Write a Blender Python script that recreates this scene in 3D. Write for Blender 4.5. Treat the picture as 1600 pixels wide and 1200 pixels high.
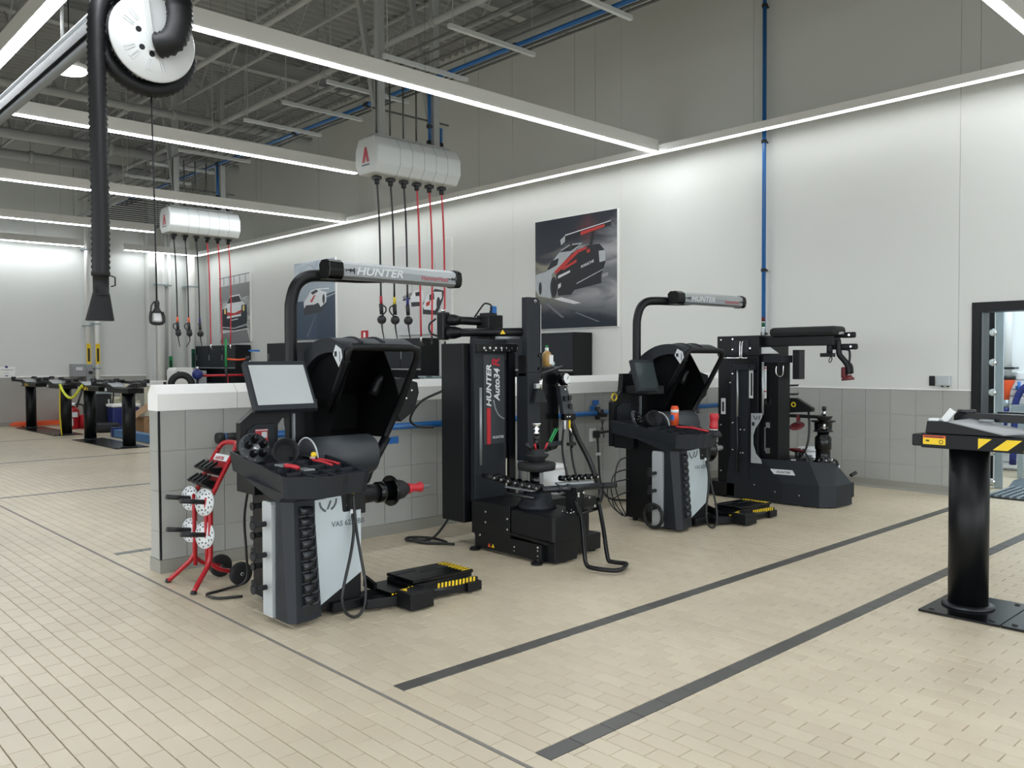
import bpy, bmesh, math, random
from mathutils import Vector, Matrix
random.seed(7)
PI = math.pi
for o in list(bpy.data.objects): bpy.data.objects.remove(o)
SC = bpy.context.scene
COL = SC.collection

# ------------------------------------------------------------------ camera, light, exposure
F_PX, YAW, PITCH, ROLL = 1325.54, math.radians(46.7593), math.radians(-1.5479), math.radians(-0.2290)
EYE = Vector((0, 0, 1.55))
_F = Vector((math.cos(PITCH) * math.cos(YAW), math.cos(PITCH) * math.sin(YAW), math.sin(PITCH)))
_r = Vector((math.sin(YAW), -math.cos(YAW), 0)); _u = _r.cross(_F)
_R = _r * math.cos(ROLL) + _u * math.sin(ROLL); _U = _u * math.cos(ROLL) - _r * math.sin(ROLL)
cam = bpy.data.objects.new('camera', bpy.data.cameras.new('camera')); COL.objects.link(cam)
cam.data.sensor_width = 36; cam.data.lens = F_PX / 1600 * 36; cam.data.clip_start = 0.05; cam.data.clip_end = 200
M = Matrix((_R, _U, -_F)).transposed().to_4x4(); M.translation = EYE
cam.matrix_world = M; SC.camera = cam
def px(p):
    d = Vector(p) - EYE; w = d.dot(_F)
    if w < 0.05: return None
    return 800 + F_PX * d.dot(_R) / w, 600 - F_PX * d.dot(_U) / w, w

LED = 29.0          # linear lamps across the bays
LED_WALL = 13.0     # softer lamp along the poster wall
SKY = 4.0           # daylight through the open bay doors behind the camera
BAY_FILL = 105.0      # added unseen fill light standing in for daylight in the wash bay
SC.view_settings.view_transform = 'Standard'; SC.view_settings.look = 'None'
SC.view_settings.gamma = 1; SC.view_settings.use_curve_mapping = False
SC.view_settings.exposure = 0.3
w = bpy.data.worlds.new('world'); SC.world = w; w.use_nodes = True
w.node_tree.nodes['Background'].inputs[0].default_value = (0.90, 0.95, 1.0, 1)
w.node_tree.nodes['Background'].inputs[1].default_value = SKY
SC.cycles.use_denoising = True
SC.cycles.max_bounces = 8; SC.cycles.diffuse_bounces = 4; SC.cycles.glossy_bounces = 4
SC.cycles.sample_clamp_indirect = 6

# ------------------------------------------------------------------ materials
def lin(h):
    h = h.lstrip('#'); v = [int(h[i:i + 2], 16) / 255 for i in (0, 2, 4)]
    return tuple(c / 12.92 if c <= 0.04045 else ((c + 0.055) / 1.055) ** 2.4 for c in v)
MATS = {}
def mat(name, h, rough=0.5, metal=0.0, var=0.06, scale=6.0, bump=0.0, spec=0.5, emit=0.0, coat=0.0, trans=0.0):
    m = bpy.data.materials.new(name); m.use_nodes = True; MATS[name] = m
    nt = m.node_tree; b = nt.nodes['Principled BSDF']
    c = lin(h)
    b.inputs['Roughness'].default_value = rough; b.inputs['Metallic'].default_value = metal
    b.inputs['Specular IOR Level'].default_value = spec
    b.inputs['Coat Weight'].default_value = coat
    if trans: b.inputs['Transmission Weight'].default_value = trans
    tc = nt.nodes.new('ShaderNodeTexCoord'); n = nt.nodes.new('ShaderNodeTexNoise')
    n.inputs['Scale'].default_value = scale; n.inputs['Detail'].default_value = 3
    nt.links.new(tc.outputs['Object'], n.inputs['Vector'])
    mx = nt.nodes.new('ShaderNodeMix'); mx.data_type = 'RGBA'
    mx.inputs[6].default_value = tuple(max(0, x * (1 - var)) for x in c) + (1,)
    mx.inputs[7].default_value = tuple(min(1, x * (1 + var)) for x in c) + (1,)
    nt.links.new(n.outputs['Fac'], mx.inputs[0]); nt.links.new(mx.outputs[2], b.inputs['Base Color'])
    if bump:
        bp = nt.nodes.new('ShaderNodeBump'); bp.inputs['Strength'].default_value = bump; bp.inputs['Distance'].default_value = 0.002
        n2 = nt.nodes.new('ShaderNodeTexNoise'); n2.inputs['Scale'].default_value = scale * 30
        nt.links.new(tc.outputs['Object'], n2.inputs['Vector'])
        nt.links.new(n2.outputs['Fac'], bp.inputs['Height']); nt.links.new(bp.outputs['Normal'], b.inputs['Normal'])
    if emit:
        b.inputs['Emission Color'].default_value = c + (1,); b.inputs['Emission Strength'].default_value = emit
    return m
def tile_mat(name, h1, h2, rough):
    m = mat(name, h1, rough, var=0.03, scale=3); nt = m.node_tree; b = nt.nodes['Principled BSDF']
    geo = nt.nodes.new('ShaderNodeNewGeometry'); oi = nt.nodes.new('ShaderNodeObjectInfo')
    a = nt.nodes.new('ShaderNodeMath'); a.operation = 'ADD'
    nt.links.new(geo.outputs['Random Per Island'], a.inputs[0]); nt.links.new(oi.outputs['Random'], a.inputs[1])
    f = nt.nodes.new('ShaderNodeMath'); f.operation = 'FRACT'; nt.links.new(a.outputs[0], f.inputs[0])
    mx = nt.nodes.new('ShaderNodeMix'); mx.data_type = 'RGBA'
    mx.inputs[6].default_value = lin(h1) + (1,); mx.inputs[7].default_value = lin(h2) + (1,)
    nt.links.new(f.outputs[0], mx.inputs[0])
    # soft wear stains laid over whole floor, in world position
    n = nt.nodes.new('ShaderNodeTexNoise'); n.inputs['Scale'].default_value = 0.9; n.inputs['Detail'].default_value = 5
    nt.links.new(geo.outputs['Position'], n.inputs['Vector'])
    mm = nt.nodes.new('ShaderNodeMix'); mm.data_type = 'RGBA'; mm.blend_type = 'MULTIPLY'
    rp = nt.nodes.new('ShaderNodeMapRange'); rp.inputs[1].default_value = 0.3; rp.inputs[2].default_value = 0.75
    rp.inputs[3].default_value = 0.88; rp.inputs[4].default_value = 1.04
    nt.links.new(n.outputs['Fac'], rp.inputs[0])
    mm.inputs[0].default_value = 1; nt.links.new(mx.outputs[2], mm.inputs[6]); nt.links.new(rp.outputs[0], mm.inputs[7])
    nt.links.new(mm.outputs[2], b.inputs['Base Color'])
    return m
black = mat('powder_black', '#0b0d10', 0.42, var=0.15, bump=0.05, spec=0.3)
gloss = mat('gloss_black', '#08090b', 0.22, var=0.1, spec=0.35)
plas = mat('charcoal_plastic', '#1c2127', 0.5, var=0.08, bump=0.12, scale=9, spec=0.35)
plas2 = mat('grey_plastic', '#2e3338', 0.5, var=0.08, bump=0.1)
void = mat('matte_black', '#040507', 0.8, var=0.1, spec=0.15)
armgrey = mat('arm_grey', '#8f9294', 0.45, var=0.06)
postb = mat('post_black', '#090b0d', 0.4, var=0.08, spec=0.25)
rubber = mat('rubber', '#141517', 0.7, var=0.15)
hosem = mat('hose_rubber', '#0d0e10', 0.45, var=0.15)
exh = mat('exhaust_hose', '#0e1013', 0.55, var=0.15)
silver = mat('silver_paint', '#b9bfc2', 0.35, 0.3, var=0.03)
vaspan = mat('pale_panel', '#b4bfc4', 0.35, 0.1, var=0.03)
alu = mat('brushed_aluminium', '#aeb2b4', 0.32, 0.7, var=0.05)
darkalu = mat('dull_aluminium', '#8b9093', 0.4, 0.5, var=0.05)
chrome = mat('chrome', '#d8dadb', 0.12, 1.0, var=0.03)
steel = mat('dark_steel', '#3a3d40', 0.35, 0.8, var=0.12)
galv = mat('galvanised', '#9aa6ab', 0.4, 0.6, var=0.12)
red = mat('red_paint', '#a5141f', 0.35, var=0.08)
redp = mat('red_plastic', '#b3202c', 0.4, var=0.1)
maroon = mat('maroon_rubber', '#5a121a', 0.5, var=0.12)
orange = mat('orange_paint', '#e0572b', 0.5, var=0.08)
yellow = mat('yellow_paint', '#e3c11a', 0.5, var=0.05)
lime = mat('lime_strap', '#d5dc3e', 0.7, var=0.1)
blue = mat('blue_pipe', '#1d5f9e', 0.3, var=0.06)
navy = mat('navy_plastic', '#1a2668', 0.45, var=0.08)
tapeb = mat('blue_tape', '#2767b0', 0.6, var=0.08)
white = mat('white_paint', '#e8e8e4', 0.5, var=0.02)
reelw = mat('reel_white', '#c4c8c6', 0.45, var=0.02, spec=0.3)
whitep = mat('white_plastic', '#dfe2e2', 0.35, var=0.03)
offw = mat('fixture_white', '#ededea', 0.5, var=0.02)
ceilm = mat('ceiling_paint', '#a2a4a2', 0.7, var=0.04)
deckm = mat('deck_paint', '#8f918f', 0.7, var=0.05)
wallm = mat('wall_white', '#d0d2ce', 0.6, var=0.015, scale=1.5)
capm = mat('cap_white', '#f0f0ed', 0.5, var=0.02)
walltile = tile_mat('wall_tile_grey', '#a0a19c', '#a7a8a3', 0.35)
added_ground_asphalt = mat('added_ground_asphalt', '#4a4a48', .9, var=.1)
grout = mat('grout_wall', '#b6b6b0', 0.8, var=0.05)
fgrout = mat('grout_floor', '#b3a892', 0.8, var=0.1)
ftile = tile_mat('floor_tile_beige', '#cabda5', '#d1c5ad', 0.36)
dtile = tile_mat('floor_tile_dark', '#4e4d4a', '#575653', 0.36)
base_m = mat('cove_base', '#8d8c84', 0.45, var=0.04)
joint_m = mat('joint_sealant', '#7f7b76', 0.7, var=0.08)
wains = mat('wainscot_plain', '#a09f99', 0.45, var=0.03, scale=1)
ledm = mat('led_diffuser', '#f6fbff', 0.4, var=0.0, emit=LED)
ledw = mat('led_wall_diffuser', '#f8fbfb', 0.4, var=0.0, emit=LED_WALL)
glow = mat('high_bay_lens', '#fffdf8', 0.4, var=0.0, emit=9)
screen = mat('screen_painted_reflection', '#a3a8a8', 0.15, var=0.14, scale=2.5, spec=0.5, emit=0.12)  # pale glow painted in for the reflection on the monitor glass
screen2 = mat('screen_dark', '#3c4545', 0.12, var=0.1, scale=4, spec=0.6)
glassd = mat('dark_window_plastic', '#101418', 0.1, var=0.0)
glass = mat('pane_glass', '#d9eef5', 0.05, var=0.0, trans=0.9)
card = mat('cardboard', '#9a7a5a', 0.8, var=0.1)
tan = mat('amber_liquid', '#a8854a', 0.3, var=0.05)
green = mat('green_plastic', '#1d8a4a', 0.4, var=0.06)
dkgreen = mat('dark_green', '#12553a', 0.4, var=0.06)
grate = mat('floor_grate', '#5d6a70', 0.45, 0.5, var=0.15)
fabric = mat('blue_steel', '#3f6f9c', 0.45, var=0.1)
decal_g = mat('decal_grey', '#8d9296', 0.4, var=0.03)
decal_l = mat('decal_light', '#cfd3d4', 0.4, var=0.02)
ink = mat('ink_black', '#15171a', 0.5, var=0.03)
inkgrey = mat('ink_grey', '#4d565c', 0.5, var=0.03)
redink = mat('ink_red', '#a81d2d', 0.45, var=0.05)
ladder = mat('pole_yellow', '#c9b21f', 0.5, var=0.05)
brass = mat('brass', '#b39a3c', 0.3, 0.8, var=0.08)
greybox = mat('grey_box', '#8f9294', 0.5, var=0.06)
copperm = mat('conduit_grey', '#5c5e5c', 0.4, 0.5, var=0.1)
beige = mat('beige_pvc', '#cfcbb4', 0.5, var=0.04)

# ------------------------------------------------------------------ mesh builder
def V(*a): return Vector(a)
def frame(d):
    d = Vector(d).normalized(); a = V(0, 0, 1) if abs(d.z) < 0.9 else V(1, 0, 0)
    x = a.cross(d).normalized(); return x, d.cross(x).normalized(), d
def catmull(pts, n):
    if n < 2 or len(pts) < 3: return [Vector(p) for p in pts]
    P = [Vector(p) for p in pts]; P = [P[0] * 2 - P[1]] + P + [P[-1] * 2 - P[-2]]; out = []
    for i in range(1, len(P) - 2):
        a, b, c, d = P[i - 1:i + 3]
        for k in range(n):
            t = k / n
            out.append(0.5 * (2 * b + (c - a) * t + (2 * a - 5 * b + 4 * c - d) * t * t + (3 * b - a - 3 * c + d) * t ** 3))
    out.append(P[-2]); return out
CUR = [None, V(0, 0, 0)]
class MB:
    def __init__(s): s.v = []; s.f = []; s.mi = []; s.mats = []; s.m = None; s.sm = []
    def use(s, m): s.m = m; return s
    def _i(s):
        if s.m not in s.mats: s.mats.append(s.m)
        return s.mats.index(s.m)
    def add(s, vs, fs, smooth=False):
        k = len(s.v); s.v += [tuple(p) for p in vs]; i = s._i()
        for f in fs: s.f.append(tuple(k + j for j in f)); s.mi.append(i); s.sm.append(smooth)
        return s
    def box(s, x0, x1, y0, y1, z0, z1, c=0.0):
        if x0 > x1: x0, x1 = x1, x0
        if y0 > y1: y0, y1 = y1, y0
        if z0 > z1: z0, z1 = z1, z0
        if c <= 0:
            vs = [(x, y, z) for x in (x0, x1) for y in (y0, y1) for z in (z0, z1)]
            return s.add(vs, [(0, 1, 3, 2), (4, 6, 7, 5), (0, 4, 5, 1), (2, 3, 7, 6), (0, 2, 6, 4), (1, 5, 7, 3)])
        bm = bmesh.new(); bmesh.ops.create_cube(bm, size=1)
        for v in bm.verts: v.co = ((x0 + x1) / 2 + v.co.x * (x1 - x0), (y0 + y1) / 2 + v.co.y * (y1 - y0), (z0 + z1) / 2 + v.co.z * (z1 - z0))
        bmesh.ops.bevel(bm, geom=bm.edges[:], offset=c, segments=2, affect='EDGES', profile=0.5)
        return s.bm(bm)
    def bm(s, bm, smooth=False):
        bm.verts.index_update(); vs = [v.co.copy() for v in bm.verts]; fs = [[v.index for v in f.verts] for f in bm.faces]; bm.free()
        return s.add(vs, fs, smooth)
    def obox(s, c, ax, ay, az, c2=0):
        c, ax, ay, az = Vector(c), Vector(ax) / 2, Vector(ay) / 2, Vector(az) / 2
        vs = [c + ax * i + ay * j + az * k for i in (-1, 1) for j in (-1, 1) for k in (-1, 1)]
        fs = [(0, 1, 3, 2), (4, 6, 7, 5), (0, 4, 5, 1), (2, 3, 7, 6), (0, 2, 6, 4), (1, 5, 7, 3)]
        if ax.cross(ay).dot(az) < 0: fs = [f[::-1] for f in fs]
        return s.add(vs, fs)
    def bar(s, p, q, w, h, up=(0, 0, 1)):
        p, q = Vector(p), Vector(q); d = q - p; u = Vector(up); x = d.cross(u).normalized(); u = x.cross(d).normalized()
        return s.obox((p + q) / 2, d, x * w, u * h)
    def lathe(s, o, d, prof, seg=20, a0=0.0, a1=2 * PI):
        """prof: list of (distance along d, radius)"""
        o = Vector(o); x, y, d = frame(d); vs = []; fs = []; full = abs(a1 - a0 - 2 * PI) < 1e-6
        n = seg if full else seg + 1
        for t, r in prof:
            for k in range(n):
                a = a0 + (a1 - a0) * k / seg; vs.append(o + d * t + (x * math.cos(a) + y * math.sin(a)) * max(r, 1e-5))
        for j in range(len(prof) - 1):
            for k in range(seg):
                b = (k + 1) % n; fs.append((j * n + k, j * n + b, (j + 1) * n + b, (j + 1) * n + k))
        k = len(s.f); s.add(vs, fs, True)
        if full:
            k1 = len(s.v) - len(vs); i = s._i()
            for lo, r in ((0, prof[0][1]), (len(vs) - n, prof[-1][1])):
                if r > 1e-4: s.f.append(tuple(k1 + lo + j for j in range(n))); s.mi.append(i); s.sm.append(False)
        return s
    def cyl(s, p, q, r, r2=None, seg=16):
        p, q = Vector(p), Vector(q); L = (q - p).length
        return s.lathe(p, q - p, [(0, r), (L, r if r2 is None else r2)], seg)
    def tube(s, pts, r, seg=10, sm=0, closed=False, rib=0.0):
        P = catmull(pts, sm) if sm else [Vector(p) for p in pts]
        n = len(P); vs = []; fs = []
        t0 = (P[1] - P[0]).normalized(); x, y, _ = frame(t0)
        for i, p in enumerate(P):
            a = P[i - 1] if (i or closed) else P[0]; b = P[(i + 1) % n] if (i < n - 1 or closed) else P[-1]
            t = (b - a).normalized(); x = (x - t * x.dot(t)).normalized(); y = t.cross(x)
            rr = r * (1 + rib * (i % 2)) if not callable(r) else r(i / (n - 1))
            for k in range(seg):
                an = 2 * PI * k / seg; vs.append(p + (x * math.cos(an) + y * math.sin(an)) * rr)
        for i in range(n if closed else n - 1):
            j = (i + 1) % n
            for k in range(seg):
                b = (k + 1) % seg; fs.append((i * seg + k, i * seg + b, j * seg + b, j * seg + k))
        if not closed: fs += [tuple(range(seg))[::-1], tuple((n - 1) * seg + k for k in range(seg))]
        return s.add(vs, fs, True)
    def prism(s, poly, ext, conv=None, c=0.0):
        """poly: 3D points in a plane; extruded by vector ext"""
        P = [Vector(p) for p in poly]; e = Vector(ext); n = len(P)
        nrm = V(0, 0, 0)
        for i in range(n): nrm += P[i].cross(P[(i + 1) % n])
        if nrm.dot(e) > 0: P = P[::-1]
        if c > 0:
            bm = bmesh.new(); a = [bm.verts.new(p) for p in P]; b = [bm.verts.new(p + e) for p in P]
            bm.faces.new(a); bm.faces.new(b[::-1])
            for i in range(n): bm.faces.new((a[(i + 1) % n], a[i], b[i], b[(i + 1) % n]))
            bmesh.ops.bevel(bm, geom=bm.edges[:], offset=c, segments=2, affect='EDGES', profile=0.5, clamp_overlap=True)
            return s.bm(bm)
        vs = P + [p + e for p in P]
        fs = [tuple(range(n)), tuple(range(2 * n - 1, n - 1, -1))] + [((i + 1) % n, i, n + i, n + (i + 1) % n) for i in range(n)]
        return s.add(vs, fs)
    def loft(s, A, B, cap=True):
        n = len(A); fs = [(i, (i + 1) % n, n + (i + 1) % n, n + i) for i in range(n)]
        if cap: fs += [tuple(range(n))[::-1], tuple(range(n, 2 * n))]
        return s.add(list(A) + list(B), fs)
    def torus(s, o, d, R, r, seg=24, rs=8):
        o = Vector(o); x, y, d = frame(d)
        return s.tube([o + (x * math.cos(2 * PI * k / seg) + y * math.sin(2 * PI * k / seg)) * R for k in range(seg)], r, rs, closed=True)
    def poly(s, pts): return s.add([Vector(p) for p in pts], [tuple(range(len(pts)))])
    def sphere(s, o, r, sz=1.0):
        prof = [(-r * sz * math.cos(PI * k / 8), r * math.sin(PI * k / 8)) for k in range(9)]
        return s.lathe(o, (0, 0, 1), prof, 14)
    def build(s, name, parent='cur', m=None, kind=None):
        if parent == 'cur': parent = CUR[0]
        org = CUR[1] if parent is not None else V(0, 0, 0)
        me = bpy.data.meshes.new(name)
        me.from_pydata([tuple(Vector(v) - org) for v in s.v], [], s.f)
        for q in s.mats: me.materials.append(q)
        for p, i, k in zip(me.polygons, s.mi, s.sm): p.material_index = i; p.use_smooth = k
        bm = bmesh.new(); bm.from_mesh(me); bmesh.ops.recalc_face_normals(bm, faces=bm.faces[:]); bm.to_mesh(me); bm.free()
        o = bpy.data.objects.new(name, me); COL.objects.link(o)
        if parent is not None: o.parent = parent
        if kind: o['kind'] = kind
        return o
def each(mb, name, parent='cur'):
    """every loose piece becomes an object of its own"""
    p = list(range(len(mb.v)))
    def find(i):
        while p[i] != i: p[i] = p[p[i]]; i = p[i]
        return i
    for f in mb.f:
        r = find(f[0])
        for j in f[1:]: p[find(j)] = r
    groups = {}
    for k, f in enumerate(mb.f): groups.setdefault(find(f[0]), []).append(k)
    out = []
    for ks in groups.values():
        q = MB(); used = {}
        for k in ks:
            for j in mb.f[k]:
                if j not in used: used[j] = len(q.v); q.v.append(mb.v[j])
            q.m = mb.mats[mb.mi[k]]; i = q._i()
            q.f.append(tuple(used[j] for j in mb.f[k])); q.mi.append(i); q.sm.append(mb.sm[k])
        out.append(q.build(name, parent))
    return out
MB.each = lambda s, name, parent='cur': each(s, name, parent)
ORD = ['first', 'second', 'third', 'fourth', 'fifth', 'sixth', 'seventh', 'eighth', 'ninth', 'tenth', 'eleventh', 'twelfth', 'thirteenth']
def B(m): return MB().use(m)
def thing(name, label, cat, loc, group=None):
    o = bpy.data.objects.new(name, None); COL.objects.link(o); o.location = loc; o.empty_display_size = 0.1
    o['label'] = label; o['category'] = cat
    if group: o['group'] = group
    CUR[0] = o; CUR[1] = Vector(loc); return o
def tag(o, label, cat, group=None):
    o['label'] = label; o['category'] = cat
    if group: o['group'] = group
    return o
def struct(o): o['kind'] = 'structure'; return o
def top(mb, name, org=None):
    """a top-level single mesh with its origin at org"""
    CUR[0] = None
    org = Vector(org) if org is not None else V(*[sum(v[i] for v in mb.v) / len(mb.v) for i in range(3)])
    mb.v = [tuple(Vector(v) - org) for v in mb.v]
    o = mb.build(name, None); o.location = org; return o
def copy_tree(o, parent=None):
    c = o.copy(); COL.objects.link(c)
    if parent is not None: c.parent = parent
    for ch in list(o.children): copy_tree(ch, c)
    return c
def text(body, o, right, up, size, m, name='lettering', parent='cur', ext=0.001, bold=0.0, shear=0.0, align='LEFT', sx=1.0):
    cu = bpy.data.curves.new('t', 'FONT'); cu.body = body; cu.size = 1; cu.extrude = 0; cu.offset = bold; cu.shear = shear; cu.align_x = align
    cu.resolution_u = 3
    ob = bpy.data.objects.new('t', cu); COL.objects.link(ob)
    me0 = bpy.data.meshes.new_from_object(ob.evaluated_get(bpy.context.evaluated_depsgraph_get()))
    R, U = Vector(right).normalized(), Vector(up).normalized(); N = R.cross(U); o = Vector(o)
    mb = B(m)
    mb.add([o + R * v.co.x * size * sx + U * v.co.y * size + N * ext for v in me0.vertices], [tuple(p.vertices) for p in me0.polygons])
    bpy.data.objects.remove(ob); bpy.data.curves.remove(cu); bpy.data.meshes.remove(me0)
    q = mb.build(name, parent); return q
# ------------------------------------------------------------------ the room
WX, BY, CZ = 10.25, 23.6, 7.3            # right wall, back wall, roof deck
LX, FY = -5.0, -6.5                      # walls behind the camera
TZ = 1.195                               # top of the tile wainscot
# floor: slab, tiles
floor = struct(B(fgrout).box(LX - .2, 13.5, FY - .2, BY + .2, -0.25, -0.006).build('floor', None))
PX, PY, G = 0.0955, 0.194, 0.0014
strY = [2.316, 3.280, 7.18, 11.09, 14.94, 19.1]; SH = 0.045
def vis(x, y, m=250):
    p = px((x, y, 0)); return p is not None and -m < p[0] < 1600 + m and p[1] < 1200 + m
tiles = []
def cols(x0, x1, ys):
    nx = max(1, round((x1 - x0) / PX)); w = (x1 - x0) / nx
    for i in range(nx):
        xa = x0 + i * w
        for ya, yb in ys:
            y = ya - (PY / 2 if i % 2 else 0)
            while y < yb - 1e-4:
                a, b = max(y, ya), min(y + PY, yb); y += PY
                if b - a > 0.02 and vis(xa + w / 2, (a + b) / 2): tiles.append((xa + G, xa + w - G, a + G, b - G))
edges = [0.2] + sum([[y - SH, y + SH] for y in strY], []) + [BY]
cols(-0.6, 2.225, [(0.2, BY)])
cols(2.245, 2.335, [(0.2, BY)])
cols(2.335, WX + 0.06, [(edges[i], edges[i + 1]) for i in range(0, len(edges), 2)])
def area(t):
    p = px(((t[0] + t[1]) / 2, (t[2] + t[3]) / 2, 0))
    if p is None or not (-60 < p[0] < 1660 and p[1] < 1250): return 0
    return (t[1] - t[0]) * (t[3] - t[2]) / p[2] ** 3
tiles.sort(key=area, reverse=True)
def tbox(mb, x0, x1, y0, y1, z):
    c = 0.002
    vs = [(x0 + c, y0 + c, z), (x1 - c, y0 + c, z), (x1 - c, y1 - c, z), (x0 + c, y1 - c, z), (x0, y0, z - .006), (x1, y0, z - .006), (x1, y1, z - .006), (x0, y1, z - .006)]
    mb.add(vs, [(0, 1, 2, 3), (0, 4, 5, 1), (1, 5, 6, 2), (2, 6, 7, 3), (3, 7, 4, 0)])
shared = {}
def tile_obj(t, m, name, parent):
    k = (name, round(t[1] - t[0], 4), round(t[3] - t[2], 4))
    if k not in shared:
        mb = B(m); tbox(mb, -(t[1] - t[0]) / 2, (t[1] - t[0]) / 2, -(t[3] - t[2]) / 2, (t[3] - t[2]) / 2, 0)
        o = mb.build(name, parent); shared[k] = o.data
    else:
        o = bpy.data.objects.new(name, shared[k]); COL.objects.link(o); o.parent = parent
    o.location = ((t[0] + t[1]) / 2, (t[2] + t[3]) / 2, random.uniform(-.0004, .0004)); return o
CUR[1] = V(0, 0, 0)
for t in tiles[:300]: tile_obj(t, ftile, 'floor_tile', floor)
mb = B(ftile)
for t in tiles[300:]: tbox(mb, *t, random.uniform(-.0004, .0004))
mb.build('floor_tiles', floor, kind='stuff')
for y in strY[:2]:
    x = 2.335
    while x < WX - .05:
        tile_obj((x + G, x + PY - G, y - SH + G / 2, y + SH - G / 2), dtile, 'dark_floor_tile', floor); x += PY
mb = B(dtile)
for y in strY[2:]:
    x = 2.335
    while x < WX - .05: tbox(mb, x + G, x + PY - G, y - SH, y + SH, 0); x += PY
mb.build('dark_floor_tiles', floor, kind='stuff')
B(joint_m).box(2.2265, 2.2435, 0.2, BY, -.006, -.001).build('expansion_joint', floor)

# right wall (posters), with a doorway to the wash bay
DY0, DY1, DZ = 0.75, 3.385, 2.18
wall_right = struct(B(wallm).box(WX, WX + .25, DY1, BY + .2, -.05, CZ).box(WX, WX + .25, FY, DY0, -.05, CZ).box(WX, WX + .25, DY0, DY1, DZ, CZ).build('wall_right', None))
ys = [3.53 + 2.44 * k for k in range(-4, 10)]
for a, b in zip(ys[:-1], ys[1:]):
    a, b = a + .002, min(b - .002, BY)
    if a >= DY1 or b <= DY0:
        B(wallm).box(WX - .012, WX, a, b, TZ + .012, CZ, .0).build('wall_panel', wall_right)
    else:
        lo_, hi_ = max(a, DY0), min(b, DY1)
        B(wallm).box(WX - .012, WX, lo_, hi_, DZ, CZ).build('wall_panel', wall_right)
        if b > DY1: B(wallm).box(WX - .012, WX, DY1, b, TZ + .012, CZ).build('wall_panel', wall_right)
        if a < DY0: B(wallm).box(WX - .012, WX, a, DY0, TZ + .012, CZ).build('wall_panel', wall_right)
def tile_wall(parent, axis, face, u0, u1, step, rows, th, m=walltile, first=None):
    """tiles on a plane: axis 'x' means the wall face is at x = face (tiles run along y)"""
    us = []; u = first if first is not None else u0
    while u > u0: u -= step
    while u < u1:
        a, b = max(u, u0), min(u + step, u1); u += step
        if b - a > .03: us.append((a, b))
    g = .0025
    for a, b in us:
        for z0, z1 in rows:
            jit = random.uniform(0, .0008)
            mb = B(m)
            if axis == 'x': mb.box(face - th - jit, face, a + g, b - g, z0 + g, z1 - g)
            else: mb.box(a + g, b - g, face - th - jit, face, z0 + g, z1 - g)
            mb.build('wall_tile', parent)
ROWS = [(0.10, 0.305), (0.305, 0.602), (0.602, 0.898), (0.898, TZ)]
B(grout).box(WX - .008, WX, DY1 + .0, 6.3, .1, TZ).build('tile_bed', wall_right)
tile_wall(wall_right, 'x', WX - .006, DY1, 6.25, .297, ROWS, .008, first=3.69)
B(wains).box(WX - .014, WX, 6.5, BY, .1, TZ).build('wainscot', wall_right)
B(capm).box(WX - .022, WX, DY1, BY, TZ, TZ + .012).build('wainscot_trim', wall_right)
struct(B(base_m).prism([(WX, DY1, 0), (WX - .03, DY1, 0), (WX - .016, DY1, .03), (WX - .016, DY1, .1), (WX, DY1, .1)], (0, 6.25 - DY1, 0)).build('baseboard_right', None))
# back wall
wall_back = struct(B(wallm).box(LX, WX + .25, BY, BY + .25, -.05, CZ).build('wall_back', None))
B(wains).box(LX, WX, BY - .014, BY, .1, TZ).build('wainscot', wall_back)
B(capm).box(LX, WX, BY - .022, BY, TZ, TZ + .03).build('wainscot_trim', wall_back)
struct(B(base_m).box(LX, WX - .03, BY - .03, BY, 0, .1).build('baseboard_back', None))
# unseen walls behind the camera, open bay doors widened for more daylight
def wall_with_bays(name, axis, at, u0, u1, bays, zt):
    mb = B(wallm); u = u0
    def seg(a, b, z0, z1):
        if axis == 'x': mb.box(at - .25, at, a, b, z0, z1)
        else: mb.box(a, b, at - .25, at, z0, z1)
    for a, b in bays: seg(u, a, -.05, CZ); seg(a, b, zt, CZ); u = b
    seg(u, u1, -.05, CZ); return struct(mb.build(name, None))
wall_with_bays('wall_left', 'x', LX, FY, BY, [(-5.6, -1.2), (-.6, 3.8), (4.4, 8.8), (9.4, 13.8)], 3.9)
wall_with_bays('wall_front', 'y', FY, LX, WX, [(-4.4, 0.0), (.6, 5), (5.6, 9.6)], 3.9)
struct(B(added_ground_asphalt).box(-60, LX - .2, -60, 60, -.4, -.02).box(LX - .2, 60, -60, FY - .2, -.4, -.02).build('ground', None))  # unseen ground, added to cut light rising through the openings
# roof deck and its ribs
ceiling = struct(B(deckm).box(LX, WX + .25, FY, BY + .2, CZ, CZ + .2).build('ceiling', None))
mb = B(deckm); y = FY
while y < BY:
    mb.prism([(LX, y, CZ), (LX, y + .03, CZ - .04), (LX, y + .09, CZ - .04), (LX, y + .12, CZ)], (WX - LX, 0, 0)); y += .2
mb.build('deck_flutes', ceiling, kind='stuff')
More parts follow.
